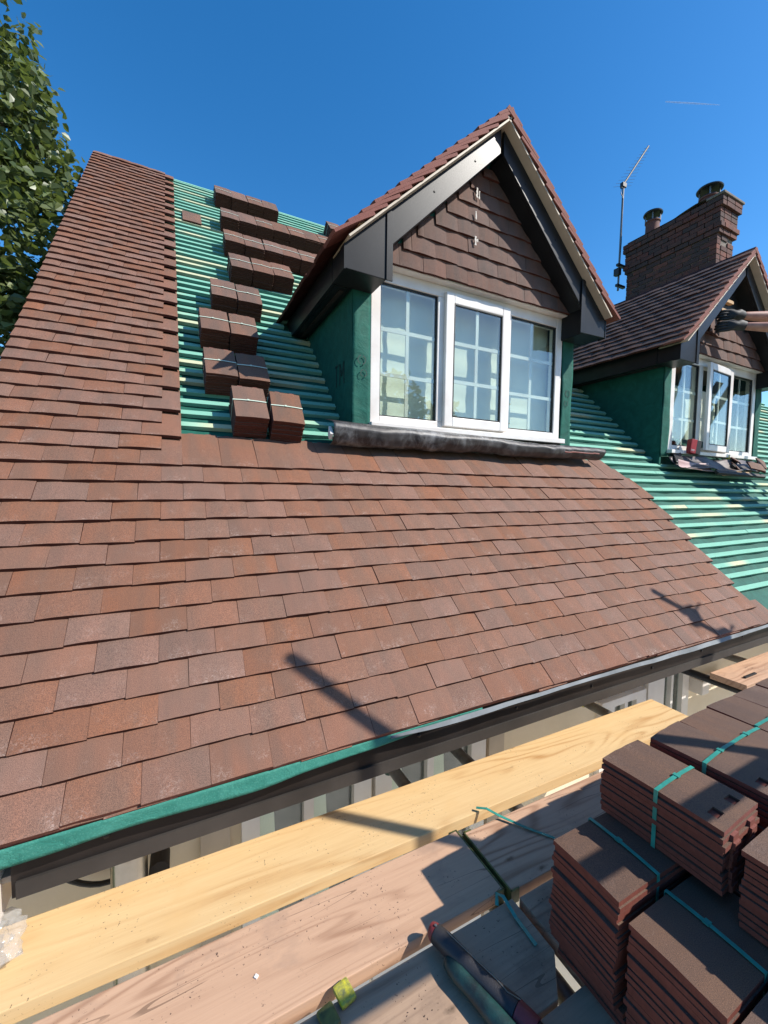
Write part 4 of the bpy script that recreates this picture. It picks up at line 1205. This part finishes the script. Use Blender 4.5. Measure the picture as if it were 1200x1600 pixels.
sheet(xr - .86, xr + .75, .20, .045, .17, .022, M_LEAD2, 'lead_sheet', 'rumpled dark lead sheet lying below the right dormer window', 'lead sheet', .02, 2.0)
sheet(xr - .90, xr - .35, .14, .05, .10, .018, simple('pinkish_flashing', (0.42, 0.27, 0.25), .5), 'flashing_strip', 'pinkish curled flashing strip left of the lead sheet', 'flashing', .03, 5.0)
MB().prism([rp(xr - .86, .20, .02), rp(xr - .70, .42, .03), rp(xr - .60, .42, .05), rp(xr - .76, .20, .04)], EN * .035).build('lead_roll', M_BLACK, None, bevel=.006, label='black folded lead roll against the left jamb of right dormer', cat='lead roll')
for i, (dx, v, L, an, m, lb) in enumerate(((.10, .10, .62, .05, M_OFFCUT, 'long light timber offcut on the debris below right dormer'), (.35, .16, .45, -.12, M_DARKWOOD, 'dark timber offcut on the debris below right dormer'), (.05, .05, .9, -.03, M_DARKWOOD, 'longest dark timber offcut below the right dormer debris'))):
    ex = (EX + EV * an).normalized(); ey = (EV - EX * an).normalized()
    M = frame(rp(xr + dx, v, .03 + .015 * i), ex, ey, EN)
    o = MB().box((-L / 2, -.02, 0), (L / 2, .02, .025)).build('timber_offcut', m, None, bevel=.002, label=lb, cat='offcut', group='offcuts below the right dormer'); o.matrix_basis = M
for i in range(6):
    x = xr + .15 + .11 * i + rr.uniform(-.03, .03); v = .16 + rr.uniform(-.04, .07)
    an = rr.uniform(-1.2, 1.2)
    ex = (EX * math.cos(an) + EV * math.sin(an) + EN * rr.uniform(-.3, .3)).normalized(); ey = EN.cross(ex).normalized(); ez = ex.cross(ey)
    pos = ['leftmost', 'second', 'third', 'fourth', 'fifth', 'rightmost'][i]
    o = place('broken_tile', tile_mesh(M_TILE_D, round(rr.uniform(.08, .15), 3), round(rr.uniform(.08, .16), 3), False, False, i), frame(rp(x, v, .075 + .012 * (i % 3)), ex, ey, ez))
    tag(o, f'broken brown tile piece on the lead sheet, {pos} of six under the right window', 'broken tile', 'broken tiles below the right dormer')
MB().box((-.012, -.012, 0), (.012, .012, .075), Matrix.Translation(rp(xr + .22, .28, .03))).build('marker_stub', simple('yellow_plastic', (0.55, 0.45, 0.05), .5), None, bevel=.003, label='small yellow stub standing in the debris under right window', cat='stub')

# ------------------------------------------------------------------ worker reaching in from the right
wk = empty('person', (5.74, -.72, -.17), 'roofer reaching in from the right, bare forearms and black gloves at the gable', 'person')
def skin(name, verts, edges, radii, mat, root=0, sub=2):
    me = bpy.data.meshes.new(name); me.from_pydata([tuple(v) for v in verts], edges, [])
    o = bpy.data.objects.new(name, me); link(o, wk)
    o.modifiers.new('skin', 'SKIN')
    for i, sv in enumerate(me.skin_vertices[0].data):
        rr_ = radii[i]; sv.radius = rr_ if isinstance(rr_, tuple) else (rr_, rr_)
        sv.use_root = (i == root)
    m = o.modifiers.new('sub', 'SUBSURF'); m.levels = sub; m.render_levels = sub
    me.materials.append(mat)
    for p_ in me.polygons: p_.use_smooth = True
    o.modifiers['skin'].use_smooth_shade = True
    return o
PEL = Vector((5.76, -.82, .70)); CH = Vector((5.69, -.78, 1.12)); NK = Vector((5.65, -.74, 1.37))
shL, shR = Vector((5.64, -.58, 1.28)), Vector((5.52, -.90, 1.28))
elL, elR = Vector((5.28, -.30, 1.555)), Vector((5.12, -.62, 1.31))
wrL, wrR = Vector((4.79, .00, 1.59)), Vector((4.69, -.06, 1.455))
hdL, hdR = Vector((4.63, .045, 1.585)), Vector((4.53, .01, 1.45))
V_ = [PEL, CH, NK, NK + Vector((-.03, .02, .10)), NK + Vector((-.05, .03, .22)), shL, elL, wrL, shR, elR, wrR,
      Vector((5.67, -.76, .64)), Vector((5.63, -.66, .28)), Vector((5.67, -.72, -.10)), Vector((5.85, -.88, .64)), Vector((5.84, -.78, .28)), Vector((5.84, -.73, -.10)), NK + Vector((-.05, .03, .15)),
      elL.lerp(wrL, .3), elR.lerp(wrR, .3)]
E_ = [(0, 1), (1, 2), (2, 3), (3, 17), (17, 4), (2, 5), (5, 6), (6, 18), (18, 7), (2, 8), (8, 9), (9, 19), (19, 10), (0, 11), (11, 12), (12, 13), (0, 14), (14, 15), (15, 16)]
R_ = [(.16, .12), (.18, .125), .075, .058, .085, .072, .052, .034, .072, .052, .034, .10, .066, .046, .10, .066, .046, .098, .066, .066]
skin('body', V_, E_, R_, M_SKIN)
skin('shirt', [PEL + Vector((0, 0, .06)), CH, NK + Vector((0, 0, -.03)), shL, shL.lerp(elL, .5), shR, shR.lerp(elR, .5)], [(0, 1), (1, 2), (2, 3), (3, 4), (2, 5), (5, 6)], [(.185, .145), (.20, .145), .09, .092, .076, .092, .076], M_SHIRT)
skin('shorts', [PEL + Vector((0, 0, .07)), PEL, V_[11], V_[11].lerp(V_[12], .8), V_[14], V_[14].lerp(V_[15], .7)], [(0, 1), (1, 2), (2, 3), (1, 4), (4, 5)], [(.17, .135), (.18, .14), .125, .10, .125, .10], M_SHORTS)
for (an, toe) in ((V_[13], Vector((-.03, .15, -.045))), (V_[16], Vector((-.02, .15, -.045)))):
    skin('boot', [an + Vector((0, 0, .06)), an + Vector((0, 0, -.05)), an + toe, an + toe * 1.6 + Vector((0, 0, .02))], [(0, 1), (1, 2), (2, 3)], [.058, .055, .048, .03], M_BOOT)
hd_ = V_[17]
skin('hair', [hd_ + Vector((.02, -.01, .02)), hd_ + Vector((0, 0, .085)), hd_ + Vector((-.04, .03, .075))], [(0, 1), (1, 2)], [.095, .075, .05], M_HAIR)
fd = Vector((-.85, .5, .05)).normalized(); sd_ = fd.cross(Vector((0, 0, 1))).normalized()
skin('nose', [hd_ + fd * .085 + Vector((0, 0, .0)), hd_ + fd * .115 + Vector((0, 0, -.02))], [(0, 1)], [.014, .012], M_SKIN)
skin('mouth', [hd_ + fd * .085 - sd_ * .02 + Vector((0, 0, -.055)), hd_ + fd * .09 + sd_ * .02 + Vector((0, 0, -.055))], [(0, 1)], [.006, .006], M_LEADRED)
for s in (-1, 1):
    skin('eye', [hd_ + fd * .082 + sd_ * s * .032 + Vector((0, 0, .015)), hd_ + fd * .086 + sd_ * s * .032 + Vector((0, 0, .015))], [(0, 1)], [.008, .008], M_EYE, sub=1)
    skin('ear', [hd_ + sd_ * s * .085, hd_ + sd_ * s * .098 + Vector((0, 0, .025))], [(0, 1)], [.014, .018], M_SKIN, sub=1)
# gloves: palm plus five bent fingers grown as one surface
def glove(wr, hd, curl, side):
    ax = (hd - wr).normalized(); up = Vector((0, 0, 1)); up = (up - ax * up.dot(ax)).normalized(); lat = ax.cross(up).normalized() * side
    P_ = [wr - ax * .05, wr, wr + ax * .045, hd - ax * .06]; Ed = [(0, 1), (1, 2), (2, 3)]; Rr = [.046, .046, (.054, .040), (.055, .040)]
    for q, (ln_, sp__) in enumerate(((.075, -.033), (.088, -.011), (.084, .011), (.066, .032))):
        b0_ = hd - ax * .035 + up * sp__ * 1.1
        p1 = b0_ + ax * ln_ * .5 + lat * .012; p2 = p1 + (ax * .75 + lat * curl).normalized() * ln_ * .42; p3 = p2 + (ax * .2 + lat * 1.0).normalized() * ln_ * .30
        i = len(P_); P_ += [b0_, p1, p2, p3]; Ed += [(3, i), (i, i + 1), (i + 1, i + 2), (i + 2, i + 3)]; Rr += [.0165, .0155, .0145, .0125]
    t0 = wr + ax * .04 + up * .035 + lat * .015; t1_ = t0 + (ax * .6 + up * .5 + lat * .5).normalized() * .045; t2_ = t1_ + (ax * .8 + lat * .6).normalized() * .035
    i = len(P_); P_ += [t0, t1_, t2_]; Ed += [(2, i), (i, i + 1), (i + 1, i + 2)]; Rr += [.021, .018, .014]
    skin('glove', P_, Ed, Rr, M_GLOVE, sub=2)
glove(wrL, hdL, .5, 1); glove(wrR, hdR, .6, 1)
hold = place('loose_tile', tile_mesh(M_TILE_G, TW, TL, False, True, 2), frame(Vector((4.47, .085, 1.42)), Vector((.96, .02, -.2)).normalized(), Vector((.2, .12, .96)).normalized(), Vector((.02, -1, .12)).normalized()))
tag(hold, 'single tile held against the gable by the gloved hands', 'tile')

# ladder the worker stands on, resting against the box end of the right dormer
la = empty('ladder', (5.75, -1.25, BZ), 'aluminium ladder leaning on the right dormer, mostly outside the view', 'ladder')
lb0, lt0 = Vector((0, -1.25, BZ)), Vector((0, -.035, 1.16))
ldir = (lt0 - lb0).normalized(); lnrm = Vector((0, -ldir.z, ldir.y))
for x_ in (5.56, 5.94):
    MB().box((-.014, -.034, 0), (.014, .034, (lt0 - lb0).length), frame(lb0 + EX * x_, EX, lnrm, ldir)).build('stile', M_ALU, la)
for q in range(10):
    c_ = lb0 + ldir * (.14 + q * .255)
    autosmooth(MB().sweep([c_ + EX * 5.575, c_ + EX * 5.925], .015, 8).build('rung', M_ALU, la))

# ------------------------------------------------------------------ trees
def crown(lobes, n, size, clip=None, m=M_LEAF, seed=1, needle=False):
    rg = random.Random(seed); mb = MB(); rnd = []
    tot = sum(l[3] * l[4] * l[5] for l in lobes)
    for (cx_, cy_, cz_, ax, ay, az) in lobes:
        cnt = int(n * ax * ay * az / tot)
        for _ in range(cnt):
            while True:
                d_ = Vector((rg.uniform(-1, 1), rg.uniform(-1, 1), rg.uniform(-1, 1)))
                if 0.15 < d_.length < 1: break
            rr_ = d_.length ** .45 if d_.length > .3 else d_.length
            d_ = d_.normalized() * rr_
            p = Vector((cx_ + d_.x * ax, cy_ + d_.y * ay, cz_ + d_.z * az))
            nz = noise.noise(p * 1.9) + .5 * noise.noise(p * 4.6)
            if nz < -.24: continue
            p += Vector((rg.gauss(0, .05), rg.gauss(0, .05), rg.gauss(0, .05)))
            if clip and not clip(p): continue
            s_ = size * rg.uniform(.65, 1.2)
            nn = Vector((rg.gauss(0, .75) + d_.x * .3, rg.gauss(0, .75) + d_.y * .3, .8 + rg.gauss(0, .5))).normalized()
            t = nn.orthogonal().normalized(); t = Matrix.Rotation(rg.uniform(0, 6.28), 3, nn) @ t
            b_ = nn.cross(t)
            if needle:
                mb.add([p - t * s_ * .15, p + b_ * s_ * .5 - nn * s_ * .1, p + t * s_ * .15], [(0, 1, 2)]); k = 3
            else:
                mb.add([p, p + t * s_ * .42 + b_ * s_ * .30 + nn * s_ * .10, p + t * s_ * .36 + b_ * s_ * .68 + nn * s_ * .06, p + b_ * s_ * 1.05 - nn * s_ * .12, p - t * s_ * .36 + b_ * s_ * .68 + nn * s_ * .06, p - t * s_ * .42 + b_ * s_ * .30 + nn * s_ * .10],
                       [(0, 1, 2, 3), (0, 3, 4, 5)]); k = 6
            rnd += [min(1, max(0, rg.gauss(.5, .25) + nz * .3))] * k
    mb.att['rnd'] = ('FLOAT', rnd)
    return mb
def tree(name, base, label, lobes, n, size, limbs, clip=None, m=M_LEAF, seed=1, needle=False, group=None, tr=.14):
    t = empty(name, base, label, 'tree', group)
    b0 = Vector(base); mb = MB()
    top = Vector(limbs[0])
    mb.sweep([b0 - Vector((0, 0, .1)), b0.lerp(top, .4) + Vector((.08, .03, 0)), top], [tr, tr * .75, tr * .45], 9)
    for e in limbs[1:]:
        e = Vector(e); s_ = b0.lerp(top, .55 + .35 * ((e.z * 7.3) % 1))
        mb.sweep([s_, s_.lerp(e, .5) + Vector((0, 0, .12)), e], [tr * .4, tr * .25, tr * .08], 7)
    mb.build('trunk', M_BARK, t)
    o = crown(lobes, n, size, clip, m, seed, needle).build('crown', m, t)
    if needle: o['kind'] = 'stuff'
    return t
lob = [(-2.62, 2.9, 4.6, 1.25, 1.2, 1.1), (-2.08, 3.1, 3.25, 1.12, 1.1, .95), (-2.0, 3.1, 2.1, 1.25, 1.2, .9), (-1.9, 3.0, 1.0, 1.15, 1.1, .9), (-1.12, 3.1, 3.02, .34, .42, .30), (-1.05, 3.1, 2.62, .30, .45, .34), (-1.40, 2.95, 3.95, .30, .30, .24), (-1.30, 3.0, 3.55, .30, .3, .22), (-1.50, 2.9, 4.35, .26, .3, .2), (-2.2, 2.7, -.1, 1.2, 1.2, .9), (-3.2, 3.0, 2.5, 1.2, 1.2, 1.6)]
rl = random.Random(2)
limbs = [(-2.5, 3.1, 3.6)] + [(l[0] + l[3] * rl.uniform(-.2, .6), l[1] - l[4] * .4, min(4.0, l[2] + l[5] * rl.uniform(-.3, .5))) for l in lob[:5] for _ in range(3)]
tree('broadleaf_tree', (-2.6, 3.2, GZ), 'leafy green tree close beyond the left verge of the roof', lob, 56000, .082, limbs, clip=lambda p: p.x < -.80, seed=3)
for i, (bx, by, h_, w_) in enumerate(((6.5, -15.5, 10.8, 2.9), (9.6, -16.0, 9.6, 2.6), (2.6, -17, 9.0, 3.0))):
    z0 = GZ + h_ - w_ * 1.2
    lobs = [(bx + dx * w_, by + dy * w_, z0 + dz * w_, w_ * .62, w_ * .62, w_ * .55) for dx, dy, dz in ((0, 0, .55), (.5, .2, 0), (-.5, .1, .1), (.1, -.5, -.1), (0, .4, -.6), (.4, -.2, -.8), (-.4, 0, -.9))]
    tree('garden_tree', (bx, by, GZ), ['tallest broadleaf garden tree behind the camera, mirrored in the left window pane', 'shorter broadleaf garden tree nearest the slim conifer behind the camera', 'broad garden tree farthest from the conifer behind the camera'][i], lobs, 5500, .30, [(bx, by, z0)] + [(l[0], l[1], l[2]) for l in lobs], seed=20 + i, group='garden trees mirrored in the windows', tr=.25)
tree('conifer_tree', (12.6, -15.2, GZ), 'slim dark conifer behind the camera, mirrored in the middle pane', [(12.6, -15.2, GZ + .8 + 1.1 * k, .95 - .115 * k, .95 - .115 * k, .8) for k in range(7)], 5000, .34, [(12.6, -15.2, GZ + 7.6)], seed=40, m=M_NEEDLE)

# far contrail
c0 = Vector((0, 0, 0)); pa = Vector(CAM_R[2]) * 638.676 + Vector(CAM_R[0]) * 440 + Vector(CAM_R[1]) * -641
pb = Vector(CAM_R[2]) * 638.676 + Vector(CAM_R[0]) * 525 + Vector(CAM_R[1]) * -636
ct = MB().sweep([CAM_C + pa * 4.0, CAM_C + pa.lerp(pb, .5) * 4.0, CAM_C + pb * 4.0], [3.0, 4.0, 1.5], 8)
m, nt, b = newmat('thin_ice_cloud'); b.inputs['Base Color'].default_value = (.9, .9, .9, 1); b.inputs['Alpha'].default_value = .22
ct.build('contrail', m, None, kind='stuff', label='faint short contrail high in the blue sky', cat='contrail')
